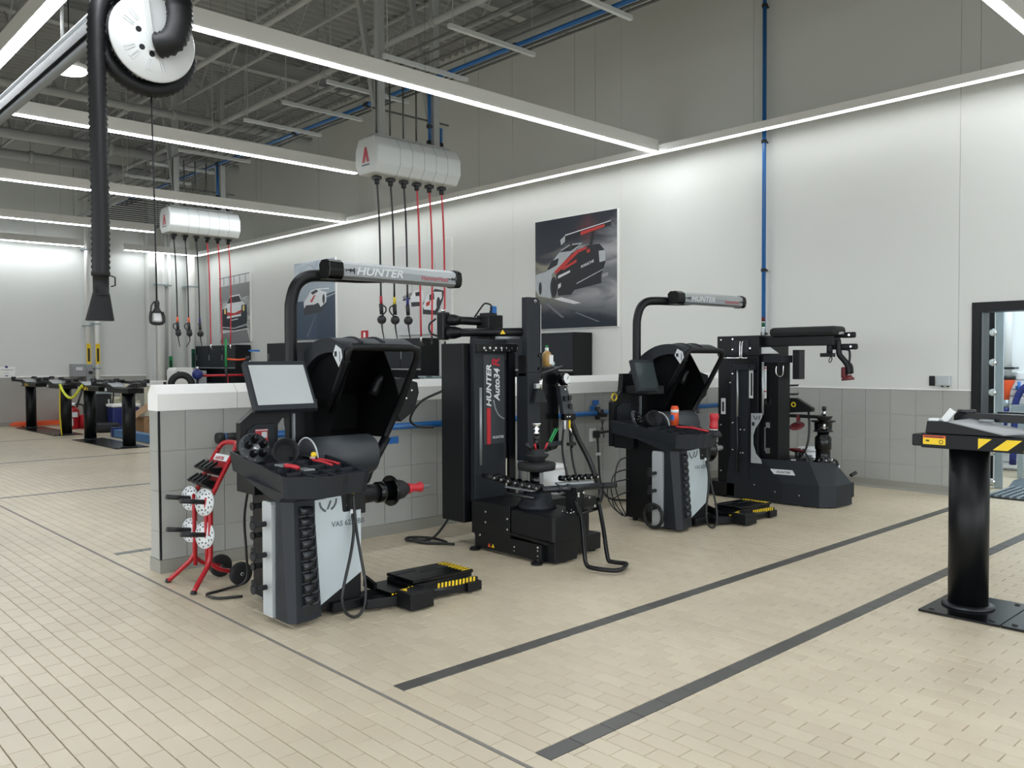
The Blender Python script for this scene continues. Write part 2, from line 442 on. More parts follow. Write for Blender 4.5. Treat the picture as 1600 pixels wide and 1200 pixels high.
# half wall between the bays
HX0, HY0, HY1, HT = 2.353, 6.272, 6.456, 1.385
wall_half = struct(B(grout).box(HX0 + .008, WX - .015, HY0 + .008, HY1 - .008, 0, TZ).build('wall_partition', None))
tile_wall(wall_half, 'y', HY0 + .008, HX0 + .012, WX - .02, .297, ROWS, .008, first=2.551)
for z0, z1 in ROWS: B(walltile).box(HX0, HX0 + .008, HY0 + .012, HY1 - .012, z0 + .002, z1 - .002).build('wall_tile', wall_half)
B(steel).box(HX0 - .001, HX0 + .012, HY0 - .002, HY0 + .012, .1, TZ).build('corner_trim', wall_half)
B(base_m).box(HX0 - .004, WX - .03, HY0 - .006, HY1 + .006, 0, .098).build('cove_base', wall_half)
pf = [(HY0 - .004, TZ), (HY0 - .004, 1.318), (HY0 + .06, HT), (HY1 - .06, HT), (HY1 + .004, 1.318), (HY1 + .004, TZ)]
xs = [HX0 - .006, 2.96, 4.6, 6.25, 7.9, WX - .015]
for a, b in zip(xs[:-1], xs[1:]):
    B(capm).prism([(a + .002, y, z) for y, z in pf], (b - a - .004, 0, 0)).build('cap_section', wall_half)
# doorway to the wash bay
fr = struct(B(black).box(WX - .03, WX + .27, DY1 - .085, DY1, 0, DZ - .105).box(WX - .03, WX + .27, DY0, DY0 + .085, 0, DZ - .105).box(WX - .03, WX + .27, DY0, DY1, DZ - .105, DZ).build('door_1', None))
B(steel).box(WX - .01, WX + .02, DY1 - .10, DY1 - .085, 0, DZ - .105).build('door_stop', fr)
# wash bay behind the doorway
BX1 = 13.2
wall_bay = struct(B(whitep).box(BX1, BX1 + .1, -1.0, 5.2, 0, 3.2).build('wall_bay', None))
struct(B(whitep).box(WX + .25, BX1, 4.6, 4.7, 0, 3.2).build('wall_bay_side', None))
struct(B(whitep).box(WX + .25, BX1, -1.1, -1.0, 0, 3.2).build('wall_bay_end', None))
struct(B(ceilm).box(WX + .25, BX1 + .1, -1.1, 4.7, 3.2, 3.3).build('ceiling_bay', None))
for k in range(4):
    z = .02 + k * .34
    B(whitep).box(BX1 - .05, BX1 - .001, -1.0, 4.6, z, z + .325, .012).build('bay_wall_board', wall_bay)
    B(decal_g).box(BX1 - .056, BX1 - .05, -1.0, 4.6, z + .09, z + .10).box(BX1 - .056, BX1 - .05, -1.0, 4.6, z + .22, z + .23).build('board_groove', wall_bay)
def lamp_area(name, loc, sx, sy, power, color, rot=(0, 0, 0)):
    l = bpy.data.lights.new(name, 'AREA'); l.shape = 'RECTANGLE'; l.size = sx; l.size_y = sy; l.energy = power; l.color = color
    o = bpy.data.objects.new(name, l); COL.objects.link(o); o.location = loc; o.rotation_euler = rot; return o
lamp_area('wash_bay_fill', (11.8, 2.2, 3.15), 1.6, 3.2, BAY_FILL, (0.82, 0.93, 1.0))  # no fixture here, area light added in place of the bay's daylight

# ------------------------------------------------------------------ lamps
LZ = 4.5
def linear_lamp(x0, x1, y, label, group='linear lamps over the bays'):
    t = thing('linear_lamp', label, 'lamp', ((x0 + x1) / 2, y, LZ), group)
    B(offw).box(x0, x1, y - .045, y + .045, LZ + .004, LZ + .17).build('housing')
    B(ledm).box(x0 + .005, x1 - .005, y - .0465, y + .0465, LZ - .006, LZ + .003).build('diffuser')
    mb = B(steel); x = x0 + .4
    while x < x1: mb.cyl((x, y, LZ + .17), (x, y, CZ - .042), .0015, seg=6); x += 2.4
    mb.each('suspension_wire')
linear_lamp(2.9, 9.80, 7.42, 'long linear lamp joining the wall lamp, behind the white hose drum')
linear_lamp(2.5, 7.40, 11.42, 'linear lamp ending in mid air left of the nearer white hose reel box')
linear_lamp(2.6, 9.80, 15.57, 'long linear lamp passing just above the farther white hose reel box')
linear_lamp(2.6, 7.32, 19.62, 'short linear lamp ending beside the hanging drop light cord')
linear_lamp(3.0, 6.9, 23.2, 'far left linear lamp along the top of the back wall')
linear_lamp(7.9, 9.80, 23.2, 'short linear lamp meeting the wall lamp in the far corner')
linear_lamp(2.9, 9.80, 2.43, 'linear lamp cut off by the top right corner of the photo')
linear_lamp(2.3, 9.8, -1.7, 'added unseen linear lamp across the bay behind the camera')  # lamp grid continued out of view to brighten the room
t = thing('linear_lamp', 'very long linear lamp running the whole length of the poster wall', 'lamp', (9.85, 12, LZ), 'linear lamps over the bays')
B(offw).box(9.805, 9.895, -2, 23.24, LZ + .003, LZ + .10).build('housing')
B(ledw).box(9.814, 9.886, -2, 23.23, LZ - .004, LZ + .003).build('diffuser')
mb = B(steel)
for k in range(9): mb.cyl((9.85, .5 + 2.7 * k, LZ + .10), (9.85, .5 + 2.7 * k, CZ - .042), .0015, seg=6)
mb.each('suspension_wire')
t = thing('linear_lamp', 'linear lamp slanting off the top left corner beside the exhaust rail', 'lamp', (2.1, 7, LZ), 'linear lamps over the bays')
B(offw).box(2.04, 2.16, -6, 20.5, LZ + .006, LZ + .17).build('housing')
B(ledm).box(2.05, 2.15, -6, 20.4, LZ - .004, LZ + .006).build('diffuser')
t = thing('high_bay_lamp', 'round white high bay lamp glowing above the exhaust hose rail', 'lamp', (3.55, 12.4, 5.5))
B(glow).lathe((3.55, 12.4, 5.44), (0, 0, 1), [(0, .2), (.03, .22)], 28).build('lens')
B(offw).lathe((3.55, 12.4, 5.47), (0, 0, 1), [(0, .24), (.05, .25), (.1, .14), (.24, .1)], 28).build('housing')
B(steel).cyl((3.55, 12.4, 5.7), (3.55, 12.4, CZ), .008, seg=6).build('rod')

# ------------------------------------------------------------------ roof structure
def joist(x, label):
    t = thing('roof_joist', label, 'joist', (x, 12, 6.9), 'open web joists under the roof deck')
    B(ceilm).box(x - .03, x + .03, 3, BY, CZ - .08, CZ - .042).build('top_chord')
    B(ceilm).box(x - .025, x + .025, 3.6, BY, 6.57, 6.60).build('bottom_chord')
    mb = B(ceilm); y = 3.6; k = 0
    while y < BY - .6:
        a, b = (6.6, CZ - .08) if k % 2 == 0 else (CZ - .08, 6.6)
        mb.bar((x, y, a), (x, y + .6, b), .018, .018, (1, 0, 0)); y += .6; k += 1
    mb.build('web', kind='stuff')
for k, x in enumerate((1.6, 3.3, 5.0, 6.7, 8.4)): joist(x, 'white open web roof joist, %s counted from the far left side' % ORD[k])
for y, l in ((9.6, 'nearest white cross beam under the roof joists'), (14.6, 'middle white cross beam under the roof joists'), (20.9, 'farthest white cross beam under the roof joists')):
    t = thing('cross_beam', l, 'beam', (3, y, 6.95), 'cross beams under the roof')
    B(ceilm).box(LX, WX - .02, y - .08, y + .08, 7.08, 7.105).box(LX, WX - .02, y - .08, y + .08, 6.85, 6.875).each('flange')
    B(ceilm).box(LX, WX - .02, y - .008, y + .008, 6.875, 7.08).build('web')
def duct(p, q, r, label, m=ceilm, name='roof_pipe', cat='pipe', grp='white pipes under the roof'):
    t = thing(name, label, cat, p, grp)
    p, q = Vector(p), Vector(q); d = (q - p)
    B(m).cyl(p, q, r, seg=14).build('pipe_run')
    n = max(2, int(d.length / 2.4)); mb = B(m); m2 = B(ceilm)
    for k in range(1, n):
        c = p + d * k / n; mb.cyl(c - d.normalized() * .04, c + d.normalized() * .04, r * 1.25, seg=14)
        m2.cyl(c, (c.x, c.y, CZ), .008, seg=6)
    mb.each('coupling'); m2.each('hanger_rod')
duct((LX, 15.37, 6.0), (8.9, 15.37, 6.0), .07, 'white roof pipe crossing just above the drop light cord')
duct((LX, 18.7, 6.0), (8.9, 18.7, 6.0), .10, 'thick white roof pipe crossing behind the hanging exhaust hose')
duct((LX, 20.55, 6.0), (7.6, 20.55, 6.0), .10, 'farthest thick white roof pipe crossing near the back wall')
duct((7.0, 3.5, 6.02), (7.0, 22.5, 6.02), .05, 'white roof pipe running above the conduit rack')
duct((5.65, 3.5, 6.2), (5.65, 21.5, 6.2), .04, 'thin white roof pipe running left of the conduit rack')
duct((8.35, 3.5, 6.1), (8.35, 9.2, 6.1), .16, 'short fat white duct above the blue air pipe of the rack', name='roof_duct', cat='duct')
t = thing('roof_hanger', 'white ceiling cable ladder hung far back near the end wall', 'cable ladder', (7.4, 20, 5.0))
for x in (6.4, 8.4): B(ceilm).box(x - .02, x + .02, 18.6, 22.4, 4.98, 5.06).each('side_rail')
mb = B(steel)
for k in range(14): mb.box(6.4, 8.4, 18.7 + k * .28, 18.72 + k * .28, 5.0, 5.02)
mb.each('rung'); mb = B(ceilm)
for x in (6.4, 8.4):
    for y in (18.8, 22.2): mb.cyl((x, y, 5.05), (x, y, CZ), .012, seg=6)
mb.each('drop_rod')
# conduit rack with hangers
RZ = 5.45
cx = [6.445, 6.663, 6.88, 7.098]
for k, x in enumerate(cx):
    tag(top(B(copperm).cyl((x, 3.2, RZ), (x, 22, RZ), .013, seg=8), 'conduit'), ['outermost grey conduit of the roof rack, farthest from the blue air pipe', 'second grey conduit of the roof rack counted from its outer edge', 'third grey conduit of the roof rack counted from its outer edge', 'grey conduit of the roof rack right beside the blue air pipe'][k], 'conduit', 'conduits of the roof rack')
t = thing('air_pipe', 'blue air pipe running along the roof conduit rack', 'pipe', (7.33, 12, RZ))
B(blue).cyl((7.33, 3.2, RZ + .01), (7.33, 22, RZ + .01), .028, seg=12).build('pipe_run')
mb = B(ink)
for y in (4.7, 7.75, 9.42, 11.0, 13.2, 16.25, 18.6): mb.cyl((7.33, y - .05, RZ + .01), (7.33, y + .05, RZ + .01), .04, seg=12)
mb.each('coupling')
for k, x in enumerate((7.42, 7.52)): tag(top(B(copperm).cyl((x, 3.2, RZ), (x, 22, RZ), .016, seg=8), 'conduit'), ['grey conduit squeezed just beyond the blue air pipe on the rack', 'last grey conduit of the roof rack on the poster wall side'][k], 'conduit', 'conduits of the roof rack')
hy = [4.9, 6.1, 7.65, 8.95, 10.3, 11.55, 12.8, 14.1, 15.4, 16.8, 18.2, 19.6]
for k, y in enumerate(hy):
    t = thing('strut_hanger', 'white slotted strut hanger of the conduit rack, %s counted from the near end' % ORD[k], 'hanger', (6.9, y, RZ - .05), 'strut hangers of the conduit rack')
    B(reelw).box(6.22, 7.6, y - .025, y + .025, RZ - .075, RZ - .025).build('strut')
    mb = B(ceilm)
    for x in (6.28, 7.56): mb.cyl((x, y, RZ - .07), (x, y, CZ), .006, seg=6)
    mb.each('drop_rod')
t = thing('ceiling_tag', 'yellow pipe marker band on the fat white roof duct', 'marker', (8.2, 5.9, 6.0))
B(yellow).box(8.17, 8.19, 5.7, 6.2, 5.98, 6.1).build('band')

# vertical blue air pipe on the poster wall
t = thing('air_pipe', 'tall blue vertical air pipe on the white wall behind the tire machine', 'pipe', (10.16, 5.92, 1.0))
B(blue).cyl((10.15, 5.92, .97), (10.15, 5.92, 7.2), .027, seg=12).build('pipe_run')
mb = B(ink)
for z in (1.9, 2.74, 4.43, 6.2): mb.cyl((10.15, 5.92, z - .02), (10.15, 5.92, z + .02), .038, seg=12).box(10.15, 10.237, 5.91, 5.93, z - .012, z + .012)
mb.each('clamp')
# blue air main along the half wall
t = thing('air_pipe', 'blue horizontal air main with black fittings along the tiled half wall', 'pipe', (6, 6.19, .97))
B(blue).cyl((2.92, 6.19, .975), (10.15, 6.19, .965), .029, seg=12).build('pipe_run')
mb = B(ink)
for x in (3.6, 5.0, 6.6, 8.4, 9.6): mb.cyl((x - .06, 6.19, .97), (x + .06, 6.19, .97), .036, seg=12).box(x - .02, x + .02, 6.19, 6.27, .955, .985)
mb.each('coupling')
B(ink).cyl((2.755, 6.19, .975), (2.80, 6.19, .975), .042, seg=8).cyl((2.80, 6.19, .975), (2.95, 6.19, .975), .036, seg=14).build('end_cap')
B(tapeb).cyl((2.815, 6.19, .975), (2.822, 6.19, .975), .0375, seg=14).build('end_ring')
mb = B(ink).cyl((7.12, 6.19, .90), (7.12, 6.19, 1.04), .03, seg=10).cyl((7.12, 6.19, .97), (7.12, 6.12, .99), .03, seg=10).box(7.10, 7.18, 6.1, 6.13, .93, .97); mb.build('valve')
B(steel).cyl((7.14, 6.15, .90), (7.16, 6.13, .70), .006, seg=6).cyl((7.16, 6.13, .9), (7.11, 6.13, .78), .005, seg=6).build('drop_wire')
for k, (x, z) in enumerate(((7.17, 1.085), (7.13, 1.025))):
    tag(top(B(tapeb).box(x - .05, x + .05, 6.258, 6.2625, z - .025, z + .025), 'tape_strip'), ['upper strip of blue tape on the half wall left of the farther balancer', 'lower strip of blue tape on the half wall left of the farther balancer'][k], 'tape', 'blue tape on the tiled half wall')
for k, (x, z) in enumerate(((8.72, 1.14), (8.66, 1.08), (8.8, 1.08), (4.42, .845))):
    tag(top(B(tapeb).box(x - .06, x + .06, 6.258, 6.2625, z - .03, z + .03), 'tape_strip'), ['upper blue tape strip seen between the farther hood and the tire machine', 'lower left blue tape strip beside the farther hood', 'lower right blue tape strip beside the farther hood', 'single blue tape strip on the half wall behind the nearer drum'][k], 'tape', 'blue tape on the tiled half wall')
t = thing('power_outlet', 'white power outlet on the tiled half wall, black cord plugged in', 'outlet', (7.13, 6.26, .73))
B(whitep).box(7.06, 7.17, 6.256, 6.266, .65, .80, .004).build('plate')
B(ink).box(7.11, 7.18, 6.20, 6.255, .69, .77, .01).cyl((7.18, 6.22, .745), (7.5, 6.15, .77), .012, seg=8).build('plug')
B(hosem).tube([(7.145, 6.21, .69), (7.15, 6.2, .45), (7.16, 6.18, .2), (7.2, 6.1, .03), (7.3, 5.9, .014), (7.5, 5.6, .014)], .011, 8, 6).build('cord')
B(whitep).box(7.09, 7.17, 6.185, 6.195, .5, .53).build('cord_tag')
t = thing('control_box', 'grey electrical box with conduit on the half wall beside the tire machine', 'electrical box', (9.1, 6.2, .7))
B(greybox).box(8.95, 9.18, 6.12, 6.26, .58, .88, .006).build('box'); B(darkalu).cyl((9.06, 6.2, .88), (9.06, 6.2, 1.0), .02).box(8.84, 8.95, 6.2, 6.26, .78, .86).build('fitting')
B(hosem).tube([(8.9, 6.18, .8), (8.92, 6.05, .7), (9.02, 5.95, .55), (9.15, 5.9, .5)], .01, 8, 5).build('cord')
# ------------------------------------------------------------------ wall posters
def poster(label, y0, z0, z1, y1, bgm, shapes):
    x = WX - .06
    t = thing('wall_poster', label, 'poster', (x, (y0 + y1) / 2, (z0 + z1) / 2), 'race car posters on the white wall')
    B(white).box(x, WX - .012, y1, y0, z0, z1).build('panel')
    B(bgm).box(x - .002, x, y1 + .006, y0 - .006, z0 + .006, z1 - .006).build('print_ground')
    W, H = y0 - y1, z1 - z0; mb = MB()
    for k, (m, pts) in enumerate(shapes):
        mb.use(m); xx = x - .0024 - k * .00022
        mb.poly([(xx, y0 - u * W, z1 - v * H) for u, v in pts])
    mb.build('print_picture'); return t
def grad_mat(name, cols, sc=3.0, sz=(1, 1, 1), dist=1.5, zf=0.0):
    m = bpy.data.materials.new(name); m.use_nodes = True; nt = m.node_tree; b = nt.nodes['Principled BSDF']; b.inputs['Roughness'].default_value = .35
    tc = nt.nodes.new('ShaderNodeTexCoord'); mp = nt.nodes.new('ShaderNodeMapping'); mp.inputs['Scale'].default_value = sz
    mp.inputs['Rotation'].default_value = (.5, 0, 0)
    n = nt.nodes.new('ShaderNodeTexNoise'); n.inputs['Scale'].default_value = sc; n.inputs['Detail'].default_value = 6; n.inputs['Distortion'].default_value = dist
    nt.links.new(tc.outputs['Generated'], mp.inputs[0]); nt.links.new(mp.outputs[0], n.inputs['Vector'])
    sp = nt.nodes.new('ShaderNodeSeparateXYZ'); nt.links.new(tc.outputs['Generated'], sp.inputs[0])
    ma = nt.nodes.new('ShaderNodeMath'); ma.operation = 'MULTIPLY_ADD'; ma.inputs[1].default_value = zf
    nt.links.new(sp.outputs[2], ma.inputs[0]); nt.links.new(n.outputs['Fac'], ma.inputs[2])
    r = nt.nodes.new('ShaderNodeValToRGB'); e = r.color_ramp.elements
    for k, (p, h) in enumerate(cols):
        q = e[k] if k < 2 else e.new(p)
        q.position = p; q.color = lin(h) + (1,)
    nt.links.new(ma.outputs[0], r.inputs[0]); nt.links.new(r.outputs[0], b.inputs['Base Color']); return m
def ell(u, v, a, b, n=18): return [(u + a * math.cos(2 * PI * k / n), v + b * math.sin(2 * PI * k / n)) for k in range(n)]
pk = {n: mat('print_' + n, h, .4, var=.12, scale=12) for n, h in dict(navy='#18222f', dark='#12171d', silver='#a9aeb2', red='#b8302a', smoke='#8b8d90', pale='#c9cbcc', mist='#6b7078', road='#33475f', road2='#2a3a50', white='#dfe3e6', grey='#7d7f80', lamp='#e8d67a', sky='#9aa7b5', charcoal='#262a30', sand='#a3977c').items()}
def storm():
    m = bpy.data.materials.new('print_storm'); m.use_nodes = True; nt = m.node_tree; L = nt.links.new; bs = nt.nodes['Principled BSDF']; bs.inputs['Roughness'].default_value = .35
    tc = nt.nodes.new('ShaderNodeTexCoord'); sp = nt.nodes.new('ShaderNodeSeparateXYZ'); L(tc.outputs['Generated'], sp.inputs[0])
    mp = nt.nodes.new('ShaderNodeMapping'); mp.inputs['Rotation'].default_value = (.6, 0, 0); mp.inputs['Scale'].default_value = (1, .8, 2.4); L(tc.outputs['Generated'], mp.inputs[0])
    n = nt.nodes.new('ShaderNodeTexNoise'); n.inputs['Scale'].default_value = 3; n.inputs['Detail'].default_value = 7; n.inputs['Distortion'].default_value = .8; L(mp.outputs[0], n.inputs['Vector'])
    def ma(op, x, y):
        q = nt.nodes.new('ShaderNodeMath'); q.operation = op
        for i, v in enumerate((x, y)):
            if isinstance(v, (int, float)): q.inputs[i].default_value = v
            else: L(v, q.inputs[i])
        return q.outputs[0]
    def sm(x, lo, hi):
        q = nt.nodes.new('ShaderNodeMapRange'); q.interpolation_type = 'SMOOTHSTEP'; q.inputs[1].default_value = lo; q.inputs[2].default_value = hi; L(x, q.inputs[0]); return q.outputs[0]
    def mix(f_, x, y):
        q = nt.nodes.new('ShaderNodeMix'); q.data_type = 'RGBA'; L(f_, q.inputs[0])
        for i, v in ((6, x), (7, y)):
            if isinstance(v, str): q.inputs[i].default_value = lin(v) + (1,)
            else: L(v, q.inputs[i])
        return q.outputs[2]
    u = ma('SUBTRACT', 1.0, sp.outputs[1]); v = ma('SUBTRACT', 1.0, sp.outputs[2]); nn = ma('MULTIPLY', ma('SUBTRACT', n.outputs['Fac'], .5), .5)
    smoke = mix(sm(u, .1, .6), '#8f8a76', '#9a9b9c'); smoke = mix(sm(nn, -.12, .12), '#565a60', smoke)
    A = sm(ma('ADD', ma('ADD', v, ma('MULTIPLY', u, .30)), nn), .30, .58)
    Bf = sm(ma('ADD', ma('SUBTRACT', v, ma('MULTIPLY', u, .10)), ma('MULTIPLY', nn, .8)), .66, .86)
    red_ = sm(ma('ADD', ma('ABSOLUTE', ma('SUBTRACT', u, .66), 0), ma('ABSOLUTE', ma('SUBTRACT', v, .13), 0)), .22, .05)
    base = mix(A, '#141c29', smoke); base = mix(ma('MULTIPLY', red_, .35), base, '#6e2b30'); base = mix(Bf, base, '#18222f')
    L(base, bs.inputs['Base Color']); return m
bg4 = storm()
poster('large dark poster of a race car with high red wing in spray, nearest of four', 10.25, 2.08, 3.9, 8.45, bg4, [
    (pk['pale'], [(.24, .725), (.34, .715), (.46, .745), (.58, .78), (.5, .785), (.36, .755)]), (pk['mist'], [(.13, .76), (.17, .765), (.38, .9), (.34, .9)]), (pk['mist'], [(.5, .86), (.53, .86), (.8, .95), (.78, .955)]),
    (pk['silver'], [(.01, .49), (.15, .47), (.23, .38), (.34, .29), (.45, .25), (.6, .25), (.47, .33), (.27, .47), (.22, .5), (.21, .72), (.1, .7), (.05, .69), (.0, .62)]),
    (pk['dark'], [(.16, .45), (.22, .38), (.31, .36), (.29, .42), (.17, .46)]), (pk['dark'], [(.31, .31), (.45, .26), (.58, .26), (.46, .31)]),
    (pk['dark'], [(.27, .47), (.47, .33), (.66, .28), (.8, .28), (.86, .34), (.87, .44), (.82, .55), (.82, .62), (.5, .66), (.46, .7), (.3, .7), (.28, .58)]),
    (pk['silver'], [(.79, .34), (.86, .34), (.87, .43), (.8, .44)]),
    (pk['red'], [(.25, .48), (.37, .4), (.53, .31), (.65, .29), (.66, .305), (.55, .335), (.4, .43), (.28, .5)]), (pk['red'], [(.35, .455), (.53, .39), (.53, .415), (.36, .475)]), (pk['red'], [(.65, .32), (.69, .31), (.69, .34), (.65, .345)]),
    (pk['pale'], [(.3, .52), (.45, .48), (.45, .5), (.3, .545)]), (pk['pale'], [(.3, .6), (.335, .585), (.335, .62), (.3, .64)]), (pk['silver'], [(.53, .6), (.84, .5), (.84, .507), (.53, .61)]), 
    (pk['charcoal'], ell(.245, .62, .045, .095)), (pk['dark'], ell(.25, .62, .03, .07)), (pk['charcoal'], ell(.07, .62, .02, .06)),
    (pk['smoke'], [(.83, .545), (.9, .53), (.9, .56), (.83, .575)]),
    (pk['charcoal'], [(.45, .23), (.475, .23), (.47, .31), (.445, .31)]), (pk['dark'], [(.71, .17), (.74, .165), (.715, .28), (.685, .28)]),
    (pk['dark'], [(.39, .165), (.93, .1), (.93, .135), (.39, .22)]), (pk['red'], [(.58, .152), (.86, .118), (.86, .14), (.58, .185)]), (pk['silver'], [(.33, .2), (.39, .165), (.39, .22), (.34, .25)]), (pk['white'], [(.39, .16), (.93, .094), (.93, .1), (.39, .168)])])
text('PORSCHE', (WX - .071, 10.25 - .585 * 1.8, 3.9 - .475 * 1.82), (0, -.24 * 1.8, .068 * 1.82), (0, 0, 1), .06, pk['white'], 'print_lettering', ext=.0, bold=.015, sx=1.1)
bg3 = grad_mat('print_fog', [(.2, '#c2c6c6'), (.8, '#d9dbd8')], 2, (1, 1, 1), .5)
poster('pale white poster with two small prototype race cars, behind the hanging air hoses', 14.27, 2.08, 3.9, 12.5, bg3, [
    (pk['pale'], [(0, .62), (1, .5), (1, 1), (0, 1)]), (pk['grey'], [(.12, .57), (.3, .53), (.3, .6), (.14, .61)]), (pk['charcoal'], [(.12, .6), (.3, .585), (.3, .605), (.13, .62)]),
    (pk['white'], [(.27, .58), (.36, .52), (.5, .52), (.53, .6), (.46, .67), (.28, .67)]), (pk['charcoal'], [(.28, .64), (.46, .645), (.45, .69), (.29, .69)]), (pk['dark'], [(.36, .54), (.46, .53), (.46, .58), (.37, .58)]),
    (pk['charcoal'], [(.5, .66), (.72, .52), (.88, .55), (.86, .64), (.75, .8), (.5, .78)]), (pk['white'], [(.5, .69), (.58, .58), (.7, .55), (.84, .56), (.84, .62), (.72, .75), (.52, .73)]), (pk['dark'], [(.62, .58), (.7, .56), (.71, .63), (.62, .64)]), (pk['red'], [(.56, .66), (.64, .64), (.62, .69), (.56, .7)]), (pk['charcoal'], [(.5, .74), (.66, .75), (.66, .79), (.5, .78)]), (pk['charcoal'], ell(.78, .68, .035, .07)), (pk['smoke'], [(.3, .3), (.31, .3), (.31, .52), (.3, .52)]), (pk['smoke'], [(.72, .25), (.725, .25), (.725, .5), (.72, .5)])])
bg2 = grad_mat('print_cloud', [(.3, '#7f8ea0'), (.72, '#d3d9de'), (.5, '#a9b5c2')], 2.6, (1, 1, 1.6), 1.0)
poster('blue poster of a white race car on a banked road, behind the nearer gooseneck arm', 18.45, 2.08, 3.9, 16.61, bg2, [
    (pk['sky'], [(0, .3), (1, .24), (1, .5), (0, .55)]), (pk['road'], [(0, .5), (.6, .52), (1, .45), (1, 1), (0, 1)]), (pk['road2'], [(.6, .6), (1, .45), (1, 1), (.55, 1)]), (pk['mist'], [(.3, .97), (.52, .7), (.53, .7), (.34, .97)]), (pk['dark'], [(.76, .45), (1, .42), (1, .435), (.78, .47)]),
    (pk['charcoal'], [(.24, .54), (.3, .52), (.68, .56), (.78, .48), (.78, .58), (.66, .66), (.24, .69)]), (pk['white'], [(.24, .52), (.36, .44), (.42, .38), (.58, .36), (.7, .4), (.8, .42), (.79, .54), (.66, .6), (.6, .54), (.5, .56), (.3, .56), (.25, .6)]), (pk['charcoal'], [(.42, .4), (.56, .37), (.6, .4), (.46, .435)]), (pk['red'], [(.4, .52), (.5, .44), (.54, .44), (.45, .53)]), (pk['charcoal'], [(.3, .585), (.58, .565), (.6, .63), (.29, .66)]), (pk['charcoal'], ell(.73, .5, .03, .06)), (pk['white'], [(.6, .36), (.86, .37), (.86, .385), (.6, .375)])])
bg1 = grad_mat('print_pit_lane', [(.25, '#55585a'), (.75, '#d4d6d4'), (.5, '#9fa2a2')], 7, (1, 1, 2), 1.0)
poster('grey poster of a white and red sports car seen from behind, farthest of the four', 22.6, 2.08, 3.9, 20.77, bg1, [
    (pk['pale'], [(0, 0), (1, 0), (1, .14), (0, .16)]), (pk['charcoal'], [(0, .03), (1, .01), (1, .02), (0, .04)])] + [(pk['charcoal'], [(u, .02), (u + .015, .02), (u + .015, .15), (u, .15)]) for u in (.16, .34, .5, .68, .86)] + [
    (pk['grey'], [(0, .16), (1, .14), (1, .34), (0, .38)]), (pk['pale'], [(.05, .78), (.95, .76), (1, 1), (0, 1)]), (pk['grey'], [(.1, .86), (.9, .82), (1, 1), (0, 1)]),
    (pk['white'], [(.3, .42), (.36, .31), (.68, .3), (.74, .4), (.86, .46), (.9, .52), (.9, .58), (.1, .6), (.12, .5)]), (pk['charcoal'], [(.27, .42), (.36, .33), (.66, .32), (.74, .41)]),
    (pk['navy'], [(.1, .5), (.26, .48), (.28, .6), (.72, .58), (.74, .46), (.9, .46), (.92, .6), (.9, .74), (.5, .79), (.1, .76)]), (pk['red'], [(.25, .545), (.5, .57), (.73, .53), (.73, .57), (.5, .61), (.26, .59)]), (pk['lamp'], [(.17, .5), (.22, .495), (.22, .57), (.17, .57)]), (pk['lamp'], [(.78, .47), (.83, .47), (.83, .55), (.78, .55)]), (pk['white'], [(.26, .61), (.72, .59), (.72, .62), (.26, .64)]), (pk['pale'], [(.38, .665), (.62, .65), (.62, .665), (.38, .68)]), (pk['silver'], [(.1, .755), (.5, .785), (.9, .735), (.9, .745), (.5, .795), (.1, .765)]), (pk['charcoal'], [(.12, .775), (.5, .8), (.88, .76), (.95, .8), (.9, .8), (.5, .825), (.1, .8)])])
t = thing('fire_sign', 'small red fire extinguisher sign on the white wall between two posters', 'sign', (WX - .02, 15.5, 2.13), None)
B(redp).box(WX - .03, WX - .012, 15.38, 15.63, 2.05, 2.22).build('plate')
B(white).poly([(WX - .031, 15.46, 2.07), (WX - .031, 15.46, 2.17), (WX - .031, 15.5, 2.19), (WX - .031, 15.54, 2.17), (WX - .031, 15.54, 2.07)]).build('symbol')
t = thing('wall_switch', 'small black switch plate on the white wall left of the doorway', 'switch', (WX - .02, 3.79, 1.3))
B(ink).box(WX - .024, WX - .012, 3.775, 3.84, 1.245, 1.36, .004).build('plate'); B(steel).box(WX - .03, WX - .024, 3.795, 3.82, 1.27, 1.335).build('rocker')
t = thing('sensor_box', 'grey wall box right beside the black switch plate, near the doorway', 'box', (WX - .05, 3.65, 1.3))
B(silver).box(WX - .09, WX - .012, 3.59, 3.745, 1.25, 1.36, .008).build('case'); B(ink).cyl((WX - .06, 3.62, 1.235), (WX - .06, 3.62, 1.25), .012).cyl((WX - .06, 3.68, 1.235), (WX - .06, 3.68, 1.25), .012).each('port')

